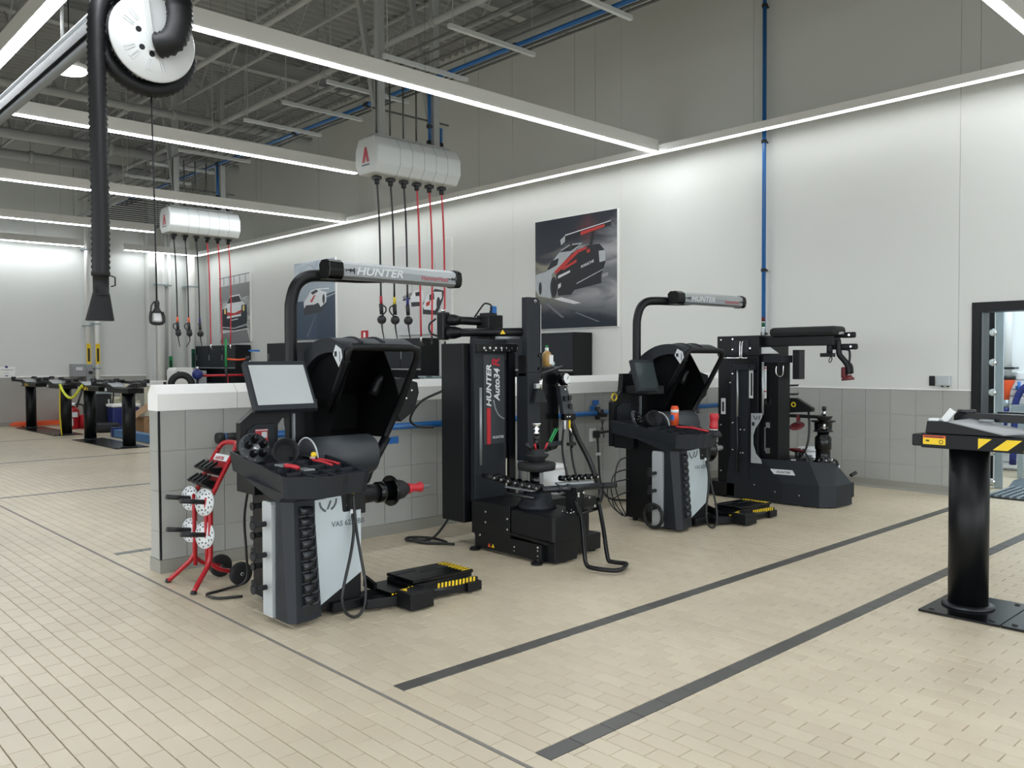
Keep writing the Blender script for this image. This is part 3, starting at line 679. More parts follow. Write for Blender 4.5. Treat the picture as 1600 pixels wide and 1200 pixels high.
# ------------------------------------------------------------------ workbenches along the poster wall
def workbench(y0, y1, label):
    t = thing('workbench', label, 'workbench', (10, (y0 + y1) / 2, 0), 'black workbenches along the poster wall')
    xb = WX - .03
    B(black).box(9.62, xb, y0, y1, .08, .93, .004).build('base_cabinet')
    B(alu).box(9.56, xb, y0 - .02, y1 + .02, .94, .975, .004).build('worktop')
    n = 4; w_ = (y1 - y0) / n
    for k in range(n):
        for j, (z0, z1) in enumerate(((.12, .38), (.39, .58), (.59, .75), (.76, .92))):
            d = B(plas).box(9.60, 9.62, y0 + k * w_ + .01, y0 + (k + 1) * w_ - .01, z0, z1, .003).build('drawer')
            B(alu).box(9.585, 9.60, y0 + k * w_ + .02, y0 + (k + 1) * w_ - .02, z1 - .035, z1 - .012).build('handle', d)
    for y in (y0, y1 - .03): B(black).box(9.8, xb, y, y + .03, .98, 2.0).each('end_panel')
    B(plas).box(xb - .02, xb, y0 + .03, y1 - .03, .98, 1.45).build('back_panel')
    B(black).box(9.83, xb, y0 + .03, y1 - .03, 1.42, 2.0, .004).build('overhead_cabinet')
    for k in range(3):
        a, b = y0 + .03 + k * (y1 - y0 - .06) / 3, y0 + .03 + (k + 1) * (y1 - y0 - .06) / 3
        d = B(plas).box(9.805, 9.83, a + .006, b - .006, 1.43, 1.99, .004).build('door')
        B(alu).box(9.79, 9.805, b - .05, b - .035, 1.6, 1.75).build('handle', d)
    B(alu).box(9.805, 9.835, y0 + .03, y1 - .03, 1.385, 1.415).build('light_rail')
workbench(9.0, 11.5, 'black workbench with overhead cabinet under the nearest dark poster')
workbench(12.93, 15.0, 'black workbench with overhead cabinet under the pale white poster')
workbench(15.95, 19.1, 'long black workbench with overhead cabinet under the blue poster')
workbench(20.83, 23.3, 'black workbench with overhead cabinet in the far corner')
t = thing('work_counter', 'long pale counter top standing between the black workbenches', 'counter', (9.9, 12.2, 0))
B(plas).box(9.65, WX - .03, 11.55, 12.85, .05, .93).build('base'); B(whitep).box(9.6, WX - .03, 11.53, 12.87, .94, .98).build('top')
t = thing('parts_tray', 'long pale clear tray standing on the half wall counter right of the hood', 'tray', (9.8, 12.2, .98))
B(glass).box(9.62, 9.98, 11.62, 12.8, 1.25, 1.285, .005).build('lid'); B(galv).box(9.64, 9.96, 11.64, 12.78, .98, 1.25, .005).build('tray')
t = thing('grey_cabinet', 'pale grey cabinet with a keyhole in front of the far corner workbench', 'cabinet', (9.3, 22.2, 0))
B(silver).box(9.0, 9.5, 21.9, 22.6, .05, 1.33, .01).build('body'); B(decal_g).box(8.995, 9.0, 21.92, 22.58, .1, 1.28).build('door'); B(ink).box(8.985, 8.995, 22.24, 22.27, 1.15, 1.2).build('keyhole')

# ------------------------------------------------------------------ hose reel banks
def reel_bank(y, label, far):
    x0, x1, z0, z1 = 6.28, 7.68, 3.99, 4.5
    t = thing('hose_reel_bank', label, 'hose reel', (6.98, y, 4.24), 'white hose reel banks under the roof')
    pf = [(-.26, .15), (-.26, .36), (-.17, .5), (.17, .5), (.26, .36), (.26, .15), (.17, .02), (-.17, .02)]
    prof = [(y + a, z0 + b) for a, b in pf]
    B(reelw).prism([(x0, a, b) for a, b in prof], (x1 - x0, 0, 0), c=.02).build('housing')
    mb = B(decal_g)
    for k in range(1, 6):
        x = x0 + .13 + k * .2 + .03
        mb.prism([(x, y + a * 1.006, z0 + .26 + (b - .26) * 1.006) for a, b in pf], (.006, 0, 0))
    mb.each('panel_seam')
    B(redink).prism([(x0 - .002, y + .09, 4.16), (x0 - .002, y + .03, 4.36), (x0 - .002, y - .01, 4.36), (x0 - .002, y - .07, 4.16), (x0 - .002, y - .02, 4.16), (x0 - .002, y + .005, 4.27), (x0 - .002, y + .03, 4.16)], (-.002, 0, 0)).use(ink).box(x0 - .004, x0 - .002, y - .08, y + .1, 4.12, 4.135).build('emblem')
    for x in (6.5, 7.42):
        B(ceilm).box(x - .05, x + .05, y - .05, y + .05, 4.5, CZ).build('support_post')
        B(ceilm).bar((x + .02, y + .05, 4.6), (x - .12, y + .5, CZ), .07, .07, (1, 0, 0)).build('support_brace')
    B(ceilm).box(6.35, 7.6, y - .1, y + .1, 4.5, 4.54).build('mount_plate')
    for k in range(6):
        x = 6.445 + .2178 * k; isred = k > 2
        pm = blue if k > 3 else copperm
        if k < 4:
            B(pm).cyl((x, y, 4.5), (x, y, RZ), .012, seg=8).build('feed_pipe')
        else:
            pts = [(7.33, y, RZ), (7.33, y, 4.52)] if k == 4 else [(7.33, y, 4.82), (x, y, 4.82), (x, y, 4.52)]
            q = B(pm).tube(pts, .022, 10).build('feed_pipe')
            B(ink).cyl((x, y, 4.54), (x, y, 4.62), .034, seg=10).sphere((pts[0] if k == 5 else (x, y, 4.82)), .036).each('coupling', q)
        h = B(redp if isred else hosem)
        zt = 1.9 if isred else 2.42
        sw = random.uniform(-.03, .03)
        pts = [(x, y, 3.96), (x + .03, y, 3.5), (x + .045, y, 2.9), (x + .05 + (.0 if not isred else sw), y, zt)]
        h.tube(pts, .013, 8, 5); h = h.build('hose')
        B(ink).box(x - .05, x + .05, y - .045, y + .045, 3.96, 4.0).lathe((x, y, 3.97), (0, 0, -1), [(0, .04), (.07, .03)], 12).build('outlet', h)
        e = Vector(pts[-1])
        if isred:
            B(chrome if k != 4 else ink).cyl(e, e + V(0, 0, -.07), .016, seg=8).use(ink).tube([e + V(0, 0, -.07), e + V(.02, 0, -.12), e + V(.05, 0, -.12)] if k == 3 else [e + V(0, 0, -.07), e + V(0, 0, -.12)], .016, 8).build('hose_end', h)
        else:
            band = [redink, ladder, navy][k] if not far else [orange, orange, navy][k]
            B(band).cyl(e, e + V(.003, 0, -.1), .02, seg=8).build('colour_band', h)
            g = B(ink).cyl(e + V(0, 0, -.1), e + V(.01, 0, -.24), .03, .026, 10)
            if k < 2:
                sg = 1 if (k == 0 and not far) else -1
                g.tube([e + V(0, 0, -.11), e + V(sg * .07, 0, -.14), e + V(sg * .075, 0, -.2), e + V(sg * .01, 0, -.26)], .01, 6, 4)
            if k == 2 or not far: g.sphere(e + V(.01, 0, -.31), .062)
            else: g.sphere(e + V(.015, 0, -.31), .055, 1.15).box(e.x - .03, e.x + .05, y - .03, y + .03, e.z - .33, e.z - .24)
            g.build('control_handle', h)
            B(steel).tube([e + V(.01, 0, -.36), e + V(.02, 0, -.45), e + V(.045 if k != 1 or not far else -.05, 0, -.57)], lambda s: .013 - .006 * s, 8, 4).build('nozzle', h)
    B(copperm).cyl((6.4, y + .02, 4.9), (7.68, y + .02, 4.9), .014, seg=8).each('cross_bar')
reel_bank(9.45, 'nearer white hose reel bank with six hanging hoses over the machines', False)
reel_bank(16.27, 'farther white hose reel bank with six hanging hoses by the far corner', True)

# ------------------------------------------------------------------ exhaust hose reel
EY = 6.8; K = EY / 6.0
ex, ez = 2.25 * K - .05, 1.55 + 2.208 * K - .03; R = .325
t = thing('exhaust_hose_reel', 'white exhaust hose drum with ribbed black hose hanging to a flat nozzle', 'hose reel', (ex, EY, ez))
B(whitep).lathe((ex, EY - .16, ez), (0, 1, 0), [(0, .06), (0, R - .01), (.012, R), (.02, R - .004)], 48).build('front_disc')
B(whitep).lathe((ex, EY + .16, ez), (0, 1, 0), [(0, .06), (0, R), (.012, R), (.02, R - .004)], 48).build('rear_disc')
B(steel).cyl((ex, EY - .14, ez), (ex, EY + .17, ez), .2, seg=24).build('core')
mb = B(decal_l)
for a in (2.3, 2.6, 3.6, 3.9, 4.5, 5.0):
    for da in (0, .1):
        c, s_ = math.cos(a + da), math.sin(a + da)
        mb.bar((ex + c * .16, EY - .162, ez + s_ * .16), (ex + c * .25, EY - .162, ez + s_ * .25), .012, .006, (0, 1, 0))
mb.each('stiffening_rib')
mb = B(ink)
for a in (2.75, 3.9, 4.6, 5.4): mb.cyl((ex + math.cos(a) * .12, EY - .163, ez + math.sin(a) * .12), (ex + math.cos(a) * .12, EY - .15, ez + math.sin(a) * .12), .022, seg=12)
mb.each('vent_hole')
def ribbed(mb, pts, r, pitch, sm):
    P = catmull(pts, sm); L = [0]
    for a, b in zip(P[:-1], P[1:]): L.append(L[-1] + (b - a).length)
    n = int(L[-1] / pitch) * 2; out = []; j = 0
    for k in range(n + 1):
        s_ = L[-1] * k / n
        while j < len(P) - 2 and L[j + 1] < s_: j += 1
        f = (s_ - L[j]) / max(1e-6, L[j + 1] - L[j]); out.append(P[j].lerp(P[j + 1], f))
    return mb.tube(out, r, 16, rib=.17)
hr = .058
wind = [(ex + (R + .015) * math.cos(a), EY, ez + (R + .015) * math.sin(a)) for a in [(-.1 - .2 * k) for k in range(16)]]
ribbed(B(exh), wind, hr, .042, 3).build('wound_hose')
wind2 = [(ex + (R - .03) * math.cos(a), EY + .02, ez + (R - .03) * math.sin(a)) for a in [(3.4 - .2 * k) for k in range(18)]]
ribbed(B(exh), wind2, hr, .042, 2).build('wound_hose')
hx = 2.125
ribbed(B(exh), [(ex - .1, EY - .02, ez + R + .02), (ex - .28, EY - .03, ez + R - .02), (hx + .01, EY - .05, ez + .16), (hx - .005, EY - .05, ez - .15), (hx, EY - .05, 3.4), (hx + .005, EY - .05, 2.7), (hx, EY - .05, 2.2)], hr, .042, 10).build('hanging_hose')
B(rubber).lathe((hx, EY - .05, 2.22), (0, 0, -1), [(0, .066), (.02, .066), (.02, .056), (.15, .056), (.15, .06), (.17, .06)], 20).build('cuff')
B(rubber).loft([(hx + .062 * math.cos(a), EY - .05 + .05 * math.sin(a), 2.06) for a in [PI / 8 * k for k in range(16)]], [(hx - .012 + .098 * math.copysign(abs(math.cos(a)) ** .6, math.cos(a)), EY - .05 + .06 * math.copysign(abs(math.sin(a)) ** .6, math.sin(a)), 1.865) for a in [PI / 8 * k for k in range(16)]]).build('nozzle')
B(ink).tube([(hx + .056, EY - .1, 2.2), (hx + .085, EY - .1, 2.19), (hx + .085, EY - .1, 2.13), (hx + .056, EY - .1, 2.12)], .006, 6).build('latch')
ribbed(B(exh), [(ex + .02, EY - .17, ez - .05), (ex + .10, EY - .24, ez - .02), (ex + .16, EY - .25, ez + .1), (ex + .17, EY - .24, ez + .26), (ex + .17, EY - .2, ez + .55), (ex + .17, EY - .1, CZ - .5)], .085, .036, 8).build('outlet_hose')
B(whitep).bar((ex - .02, EY - .18, ez - .1), (ex - .12, EY - .18, ez + .75), .045, .02, (0, 1, 0)).build('bracket')
B(ceilm).box(ex - .17, ex - .1, EY - .03, EY + .03, ez + .1, CZ).build('drop_post')
t = thing('exhaust_rail', 'polished aluminium exhaust rail with black rubber lips slanting off top left', 'rail', (2.2, 10, 4.2))
B(alu).cyl((2.24, 6.9, 4.27), (2.24, 20, 4.27), .05, seg=14).build('upper_profile')
B(gloss).box(2.18, 2.30, 6.9, 20, 4.13, 4.22).build('rubber_lip')
B(darkalu).cyl((2.24, 6.9, 4.10), (2.24, 20, 4.10), .04, seg=12).build('lower_profile')
mb = B(ceilm)
for y in (8, 11, 14, 17): mb.cyl((2.24, y, 4.3), (2.24, y, CZ), .015, seg=6)
mb.each('hanger_rod')
# drop light on its cord
cxp = 2.555
t = thing('drop_light', 'black hand lamp with a white lens hanging on a thin cord', 'hand lamp', (cxp, EY, 2))
B(hosem).tube([(cxp - .02, EY, 3.7), (cxp - .01, EY, 3.0), (cxp, EY, 2.03)], .0065, 8, 3).build('cord')
B(ink).lathe((cxp, EY, 2.04), (0, 0, -1), [(0, .012), (.02, .02), (.06, .018), (.08, .03), (.1, .045)], 14).build('socket')
B(ink).tube([(cxp - .045, EY, 1.95), (cxp - .052, EY, 1.9), (cxp - .04, EY, 1.86), (cxp + .04, EY, 1.86), (cxp + .052, EY, 1.9), (cxp + .04, EY, 1.95)], .013, 8, 3).tube([(cxp - .02, EY, 2.03), (cxp - .045, EY, 1.99), (cxp - .05, EY, 1.9)], .006, 6, 3).build('cage')
B(whitep).box(cxp - .028, cxp + .028, EY - .012, EY + .012, 1.875, 1.945, .008).build('lens')
# ------------------------------------------------------------------ wheel balancers
def face_fn(A, Bq, C, D):
    A, Bq, C, D = map(Vector, (A, Bq, C, D))     # bottom-left, bottom-right, top-right, top-left
    return lambda u, v: (A * (1 - u) + Bq * u) * (1 - v) + (D * (1 - u) + C * u) * v
def balancer(label, first):
    t = thing('wheel_balancer', label, 'wheel balancer', (2.38, 4.5, 0), 'wheel balancers by the half wall')
    # cabinet
    B(black).prism([(2.41, 4.6, .03), (2.41, 4.745, .03), (2.55, 4.745, .03), (2.55, 5.2, .03), (2.95, 5.2, .03), (2.95, 4.535, .03), (2.62, 4.535, .03)], (0, 0, .80), c=.006).build('cabinet')
    mb = B(rubber)
    for x, y in ((2.6, 5.12), (2.9, 5.12), (2.9, 4.6), (2.5, 4.62)): mb.cyl((x, y, 0), (x, y, .035), .025, seg=10)
    mb.each('foot')
    B(silver).prism([(2.378, 4.607, .035), (2.378, 4.722, .035), (2.378, 4.722, .705), (2.378, 4.712, .72), (2.378, 4.617, .72), (2.378, 4.607, .705)], (.035, 0, 0)).build('side_strip')
    for k, z in enumerate((.585, .40, .205) if first else (.52, .36, .2)):
        B(rubber).cyl((2.38, 4.68, z), (2.30, 4.68, z), .016, seg=10).lathe((2.305, 4.68, z), (-1, 0, 0), [(0, .028), (.012, .03), (.016, .028)], 14).bar((2.297, 4.68, z + .02), (2.297, 4.68, z + .055), .03, .016, (1, 0, 0)).each('hook')
        if first: B(rubber).cyl((2.55, 4.98, z + .06), (2.44, 4.98, z + .06), .018, seg=10).lathe((2.45, 4.98, z + .06), (-1, 0, 0), [(0, .024), (.014, .026)], 12).each('hook')
    # weight column, flaring towards the foot
    bot = [(2.392, 4.592, .03), (2.392, 4.455, .03), (2.425, 4.405, .03), (2.615, 4.45, .03), (2.635, 4.53, .03), (2.60, 4.592, .03)]
    topp = [(2.40, 4.592, .735), (2.395, 4.53, .735), (2.448, 4.468, .735), (2.595, 4.495, .735), (2.605, 4.53, .735), (2.60, 4.592, .735)]
    B(plas).loft([Vector(p) for p in bot], [Vector(p) for p in topp]).build('weight_column')
    fc = face_fn(bot[2], bot[3], topp[3], topp[2]); out = V(.22, -.97, .05).normalized()
    def q(m, u0, u1, v0, v1, e=.002):
        return B(m).prism([fc(u0, v0) + out * e, fc(u1, v0) + out * e, fc(u1, v1) + out * e, fc(u0, v1) + out * e], -out * .012)
    q(ink, .24, .90, .05, .945, .0005).build('bin_recess')
    for k in range(9):
        v = .125 + k * .092
        m = q(plas2, .22, .50, v, v + .012, .012); pts = [fc(.62, v), fc(.84, v + .005), fc(.91, v + .02), fc(.92, v + .075)]
        m.tube([p + out * .006 for p in pts], .006, 6); m.build('bin_lip')
        c = fc(.5, v + .05) + out * .008; x = (fc(1, v) - fc(0, v)).normalized()
        B(steel).lathe(c - x * .042, x, [(0, .02), (.002, .028), (.05, .028), (.055, .024), (.078, .024), (.08, .018)], 14).build('weight_roll')
    # front panel with its mark
    fy = 4.50
    B(vaspan).prism([(2.608, fy, .062), (2.93, fy, .236), (2.93, fy, .628), (2.805, fy, .622), (2.795, fy, .632), (2.79, fy, .722), (2.782, fy, .73), (2.606, fy, .72)], (0, .034, 0), c=.0025).build('front_panel')
    def arc(cx_, cz_, r, a0, a1, wd):
        n = 8; A = [a0 + (a1 - a0) * k / n for k in range(n + 1)]
        return [(cx_ + (r + wd) * math.cos(a), fy - .0015, cz_ + (r + wd) * math.sin(a)) for a in A] + [(cx_ + (r - wd) * math.cos(a), fy - .0015, cz_ + (r - wd) * math.sin(a)) for a in A[::-1]]
    mb = B(inkgrey)
    mb.poly(arc(2.70, .705, .062, PI, 1.40 * PI, .007)); mb.poly(arc(2.70, .705, .062, 1.58 * PI, 2.0 * PI, .007)) if False else mb.poly(arc(2.69, .71, .062, 1.63 * PI, 2.03 * PI, .007))
    mb.poly([(2.683, fy - .0015, .655), (2.698, fy - .0015, .655), (2.722, fy - .0015, .708), (2.707, fy - .0015, .708)])
    mb.build('emblem')
    text('VAS 6230BB', (2.718, fy, .543), (1, 0, 0), (0, 0, 1), .046, inkgrey, 'panel_lettering', ext=.0015, bold=.012)
    B(black).box(2.79, 2.97, 4.505, 4.56, .60, .80, .006).build('front_bracket')
    mb = B(chrome)
    for x, z in ((2.83, .665), (2.66, .742), (2.72, .745), (2.76, .75)): mb.cyl((x, 4.506, z), (x, 4.498, z), .006, seg=8)
    mb.each('screw')
    # tray top
    zb, zf = .965, .885
    plan = [(2.36, 4.43), (2.375, 4.405), (2.44, 4.34), (2.51, 4.30), (2.60, 4.285), (2.68, 4.30), (2.74, 4.33), (2.86, 4.345), (2.93, 4.40), (2.96, 5.2), (2.90, 5.30), (2.455, 5.32)]
    zt = lambda y: zf + (zb - zf) * max(0, min(1, (y - 4.4) / .85))
    A = [V(x, y, zt(y) - .125) for x, y in plan]; T = [V(x, y, zt(y)) for x, y in plan]
    cen = V(2.66, 4.85, 0)
    def inset(P, d, dz):
        o = []
        for p in P:
            v = V(p.x - cen.x, p.y - cen.y, 0); l = v.length; o.append(V(cen.x + v.x * (1 - d / l), cen.y + v.y * (1 - d / l), p.z + dz))
        return o
    mb = B(plas); n = len(T); A = inset(A, .025, 0)
    I1, I2 = inset(T, .028, .0), inset(T, .04, -.045)
    mb.add(A + T + I1 + I2, [(i + n * j, (i + 1) % n + n * j, (i + 1) % n + n * (j + 1), i + n * (j + 1)) for j in range(3) for i in range(n)] + [tuple(range(n))[::-1], tuple(range(3 * n, 4 * n))])
    mb.build('tray')
    mb = B(plas)
    for y in (4.42, 4.54, 4.68, 4.85): mb.box(2.43 + (y - 4.4) * .09, 2.9, y - .004, y + .004, zt(y) - .046, zt(y) - .004)
    for x, a, b in ((2.54, 4.36, 4.68), (2.66, 4.34, 4.85), (2.78, 4.36, 4.85), (2.70, 4.86, 5.2)): mb.prism([(x, a, zt(a) - .046), (x, b, zt(b) - .046), (x, b, zt(b) - .004), (x, a, zt(a) - .004)], (.008, 0, 0))
    mb.each('tray_divider')
    B(plas).loft([V(2.388, 4.60, .73), V(2.388, 4.53, .73), V(2.44, 4.46, .73), V(2.60, 4.488, .73), V(2.62, 4.60, .73)], [V(2.385, 4.99, .835), V(2.372, 4.44, .79), V(2.448, 4.36, .79), V(2.66, 4.33, .79), V(2.66, 4.99, .835)]).build('tray_skirt')
    B(black).box(2.49, 2.90, 5.05, 5.3, .70, .86, .006).build('rear_box')
    # rear mast plate, monitor arm
    py = 5.37
    B(black).prism([(2.552, py, .70), (2.552, py, 1.14), (2.69, py, 1.25), (2.70, py, 1.42), (3.045, py, 1.42), (3.045, py, .70), (2.915, py, .70), (2.915, py, 1.165), (2.86, py, 1.165), (2.825, py, 1.12), (2.825, py, .70)], (0, .06, 0), c=.004).build('mast_plate')
    B(plas).prism([(2.60, py - .001, .80), (2.60, py - .001, 1.09), (2.66, py - .001, 1.13), (2.80, py - .001, 1.13), (2.80, py - .001, .80)], (0, -.012, 0), c=.003).build('mast_cover')
    B(black).box(2.72, 2.96, 5.06, 5.37, 1.22, 1.3, .005).build('monitor_arm')
    B(darkalu).box(2.93, 2.945, 5.34, 5.366, .90, 1.19).build('mast_trim')
    if first:
        d = B(redp).box(2.655, 2.745, py - .016, py - .013, .93, 1.095).build('warning_label')
        B(decal_l).box(2.655, 2.745, py - .0165, py - .016, 1.085, 1.092).box(2.70, 2.738, py - .0168, py - .016, 1.035, 1.075).box(2.67, 2.735, py - .0168, py - .016, .985, .99).build('label_print', d)
    # monitor
    if first: a, b_, dy, sw = (2.432, 5.06, 1.558), (2.868, 5.06, 1.558), -.20, -.02
    else: a, b_, dy, sw = (2.488, 5.06, 1.562), (2.90, 5.15, 1.555), -.09, .0
    a, b_ = V(*a), V(*b_); dn = V(sw, dy, -.305); nrm = (b_ - a).cross(-dn).normalized()
    if nrm.y > 0: nrm = -nrm
    ex_, ey_ = (b_ - a), dn
    c = a + ex_ / 2 + ey_ / 2
    m = B(plas); P = [a, b_, b_ + dn, a + dn]; m.prism(P, -nrm * .045, c=.008); mon = m.build('monitor')
    g = lambda u, v, e=.0: a + ex_ * u + ey_ * v + nrm * e
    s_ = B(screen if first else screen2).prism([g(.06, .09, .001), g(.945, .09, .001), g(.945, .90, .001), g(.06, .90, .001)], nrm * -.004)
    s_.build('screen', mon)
    B(black).obox(c - nrm * .06, ex_ * .3, ey_ * .35, nrm * .05).build('monitor_mount')
    # drum
    B(plas2).lathe((2.88, 5.07, .90), (1, 0, 0), [(0, .10), (0, .142), (.48, .142), (.50, .13), (.50, .09)], 36).build('drum')
    B(decal_l).torus((2.88, 5.07, .90), (1, 0, 0), .142, .006, 36, 6).build('drum_rim')
    # spindle
    sy, sz = 4.85, .655
    B(black).lathe((2.9, sy, sz), (1, 0, 0), [(0, .13), (.10, .12), (.18, .075), (.30, .062), (.42, .058)], 24).prism([(2.94, sy - .09, .53), (2.94, sy + .09, .53), (2.94, sy + .1, .80), (2.94, sy - .1, .80)], (.08, 0, 0)).build('spindle_housing')
    B(gloss).lathe((3.28, sy, sz), (1, 0, 0), [(0, .058), (.005, .072), (.06, .072), (.065, .066), (.105, .066)], 24).build('spindle_collar')
    if first:
        B(gloss).lathe((3.385, sy, sz), (1, 0, 0), [(0, .1), (.004, .106), (.022, .106), (.026, .1)], 32).build('backing_plate')
        B(decal_l).lathe((3.412, sy, sz), (1, 0, 0), [(0, .099), (.004, .094)], 32).build('plate_rim')
        B(rubber).lathe((3.416, sy, sz), (1, 0, 0), [(0, .07), (.03, .074), (.08, .064), (.12, .04)], 24).build('cone')
        B(redp).lathe((3.54, sy, sz), (1, 0, 0), [(0, .036), (.01, .04), (.03, .034), (.06, .027), (.09, .032), (.115, .038), (.125, .034)], 18).build('wing_nut')
        B(alu).cyl((3.3, sy, sz), (3.735, sy, sz), .016, seg=14).build('shaft')
    else:
        B(gloss).lathe((3.28, sy, sz), (1, 0, 0), [(0, .085), (.06, .125), (.07, .13), (.09, .13)], 32).build('backing_plate')
        B(decal_l).lathe((3.372, sy, sz), (1, 0, 0), [(0, .13), (.006, .126)], 32).build('plate_rim')
        B(alu).lathe((3.3, sy, sz), (1, 0, 0), [(0, .03), (.08, .026), (.30, .026), (.32, .02)], 16).build('shaft')
    # hood: shell swept along x, left end rim, tubular frame
    XL, XR = 3.05, 3.66
    arc_ = catmull([(0, 4.875, 1.635), (0, 4.97, 1.69), (0, 5.08, 1.715), (0, 5.26, 1.69), (0, 5.43, 1.605), (0, 5.55, 1.49), (0, 5.64, 1.37), (0, 5.69, 1.24), (0, 5.695, 1.1), (0, 5.63, .985)], 4)
    n = len(arc_); xs = [XL, XL + .02, 3.35, XR]
    g_ = lambda x, p, k: V(x, 4.9 + (p.y - 4.9) * k, 1.2 + (p.z - 1.2) * k)
    vs = [V(x, p.y, p.z - (.012 if x == XL else 0)) for x in xs for p in arc_]; th = [g_(x, p, .965) for x in xs for p in arc_]; N = len(vs)
    fs = [(j * n + i, j * n + i + 1, (j + 1) * n + i + 1, (j + 1) * n + i) for j in range(3) for i in range(n - 1)]
    B(plas).add(vs, fs, True).build('hood_shell')
    rim_ = [(3 * n + i, 3 * n + i + 1, N + 3 * n + i + 1, N + 3 * n + i) for i in range(n - 1)] + [(j * n + e_, (j + 1) * n + e_, N + (j + 1) * n + e_, N + j * n + e_) for j in range(3) for e_ in (0, n - 1)]
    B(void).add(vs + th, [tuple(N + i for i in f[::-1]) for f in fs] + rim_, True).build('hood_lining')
    mb = B(plas)
    for x in (3.24, 3.42): mb.tube([V(x, p.y, p.z + .002) for p in arc_[3:26]], .012, 6)
    mb.each('hood_rib')
    rim = [V(XL, p.y, p.z) for p in arc_]; inn = [V(XL, 4.90 + (p.y - 4.90) * .84, 1.0 + (p.z - 1.0) * .86) for p in arc_]
    m_ = len(rim)
    B(plas).add(rim + inn + [p + V(.06, 0, 0) for p in inn], [(i, i + 1, m_ + i + 1, m_ + i) for i in range(m_ - 1)] + [(m_ + i, m_ + i + 1, 2 * m_ + i + 1, 2 * m_ + i) for i in range(m_ - 1)]).build('hood_rim')
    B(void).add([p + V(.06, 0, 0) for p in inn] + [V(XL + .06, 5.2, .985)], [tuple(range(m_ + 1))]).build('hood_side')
    mb = B(black); L = [V(XL + .05, 5.17, 1.21), V(XL + .045, 5.05, 1.36), V(XL + .04, 4.93, 1.53)]; Rr = [V(3.45, 5.23, .72), V(3.635, 5.26, .975), V(3.655, 5.07, 1.27)]
    mb.tube(L + [V(XL + .035, 4.875, 1.625), V(XL + .06, 4.868, 1.648), V(3.3, 4.868, 1.652), V(3.58, 4.868, 1.65), V(3.645, 4.868, 1.635), V(3.662, 4.885, 1.58)] + Rr[::-1], .026, 12)
    mb.build('hood_frame')
    B(black).cyl((3.645, 5.245, .985), (3.46, 5.225, .73), .034, seg=10).tube([(3.46, 5.22, .73), (3.4, 5.2, .68), (3.2, 5.2, .66)], .034, 10, 3).build('hood_arm')
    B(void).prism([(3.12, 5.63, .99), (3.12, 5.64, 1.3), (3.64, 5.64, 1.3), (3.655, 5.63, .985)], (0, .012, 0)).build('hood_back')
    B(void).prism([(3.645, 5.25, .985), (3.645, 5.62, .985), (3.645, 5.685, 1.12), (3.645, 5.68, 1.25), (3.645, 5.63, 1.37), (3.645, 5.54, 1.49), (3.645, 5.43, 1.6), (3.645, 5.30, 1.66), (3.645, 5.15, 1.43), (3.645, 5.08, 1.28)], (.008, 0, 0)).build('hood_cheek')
    sx, sy2, szz = 3.735, 5.27, .03
    B(black).prism([(sx, sy2, 1.16 + szz), (sx - .02, sy2, 1.34 + szz), (sx + .06, sy2, 1.40 + szz), (sx + .22, sy2, 1.36 + szz), (sx + .235, sy2, 1.28 + szz), (sx + .19, sy2, 1.14 + szz), (sx + .06, sy2, 1.06 + szz)], (0, .1, 0), c=.006).build('sonar_box')
    B(black).tube([(3.60, 5.36, 1.3), (3.66, 5.33, 1.43), (sx + .02, 5.31, 1.38)], .05, 10, 4).build('sonar_arm')
    mb = B(chrome)
    for x, z in ((sx + .09, 1.32), (sx + .16, 1.33), (sx + .11, 1.27)): mb.cyl((x, sy2, z), (x, sy2 - .006, z), .008, seg=8)
    mb.each('sonar_screw')
    x = 3.047
    B(decal_l).prism([(x, 5.0, 1.60), (x, 4.965, 1.665), (x, 4.90, 1.635), (x, 4.885, 1.58), (x, 4.93, 1.515)], (-.003, 0, 0)).build('hood_sticker')
    B(ink).box(x - .0045, x - .0035, 4.95, 4.98, 1.585, 1.62).box(x - .0045, x - .0035, 4.91, 4.917, 1.55, 1.62).build('sticker_print')
    if not first:
        B(ladder).torus((2.55, 5.35, 1.19), (0, 1, 0), .035, .008, 20, 6).build('hood_ring')
        B(rubber).torus((2.345, 4.68, .13), (1, 0, 0), .105, .016, 28, 8).build('spare_ring')
    # gooseneck and laser bar
    B(black).tube([(2.962, 5.42, .86), (2.962, 5.42, 1.4), (2.962, 5.42, 1.86), (2.968, 5.418, 1.98), (3.0, 5.405, 2.09), (3.07, 5.385, 2.15), (3.18, 5.35, 2.165), (3.45, 5.27, 2.165), (3.62, 5.235, 2.175)], .043, 14, 4).build('gooseneck')
    o = 0 if first else .16; th_ = 0 if first else .02
    bx0, bx1 = 3.10 + o, 4.29 + o; yb = 5.2
    pfb = [(yb + .05, 2.135), (yb + .06, 2.23), (yb + .03, 2.255), (yb - .03, 2.255), (yb - .065, 2.235), (yb - .072, 2.19), (yb - .065, 2.15), (yb - .045, 2.132)]
    B(alu).prism([(bx0 + .1, y, z) for y, z in pfb], (bx1 - bx0 - .15, 0, 0)).build('laser_bar')
    cap_ = [(yb + (y - yb) * 1.13, 2.193 + (z - 2.193) * 1.13) for y, z in pfb]
    B(gloss).prism([(bx0, y, z) for y, z in cap_], (.115, 0, 0), c=.006).build('end_cap')
    B(gloss).prism([(bx1 - .06, y, z) for y, z in cap_], (.06, 0, 0), c=.012).build('end_cap')
    fyb = yb - .0735
    B(decal_g).poly([(bx0 + .12, fyb, 2.155), (bx1 - .07, fyb, 2.155), (bx1 - .07, fyb, 2.19), (bx0 + .62, fyb, 2.203), (bx0 + .12, fyb, 2.203)]).build('bar_decal')
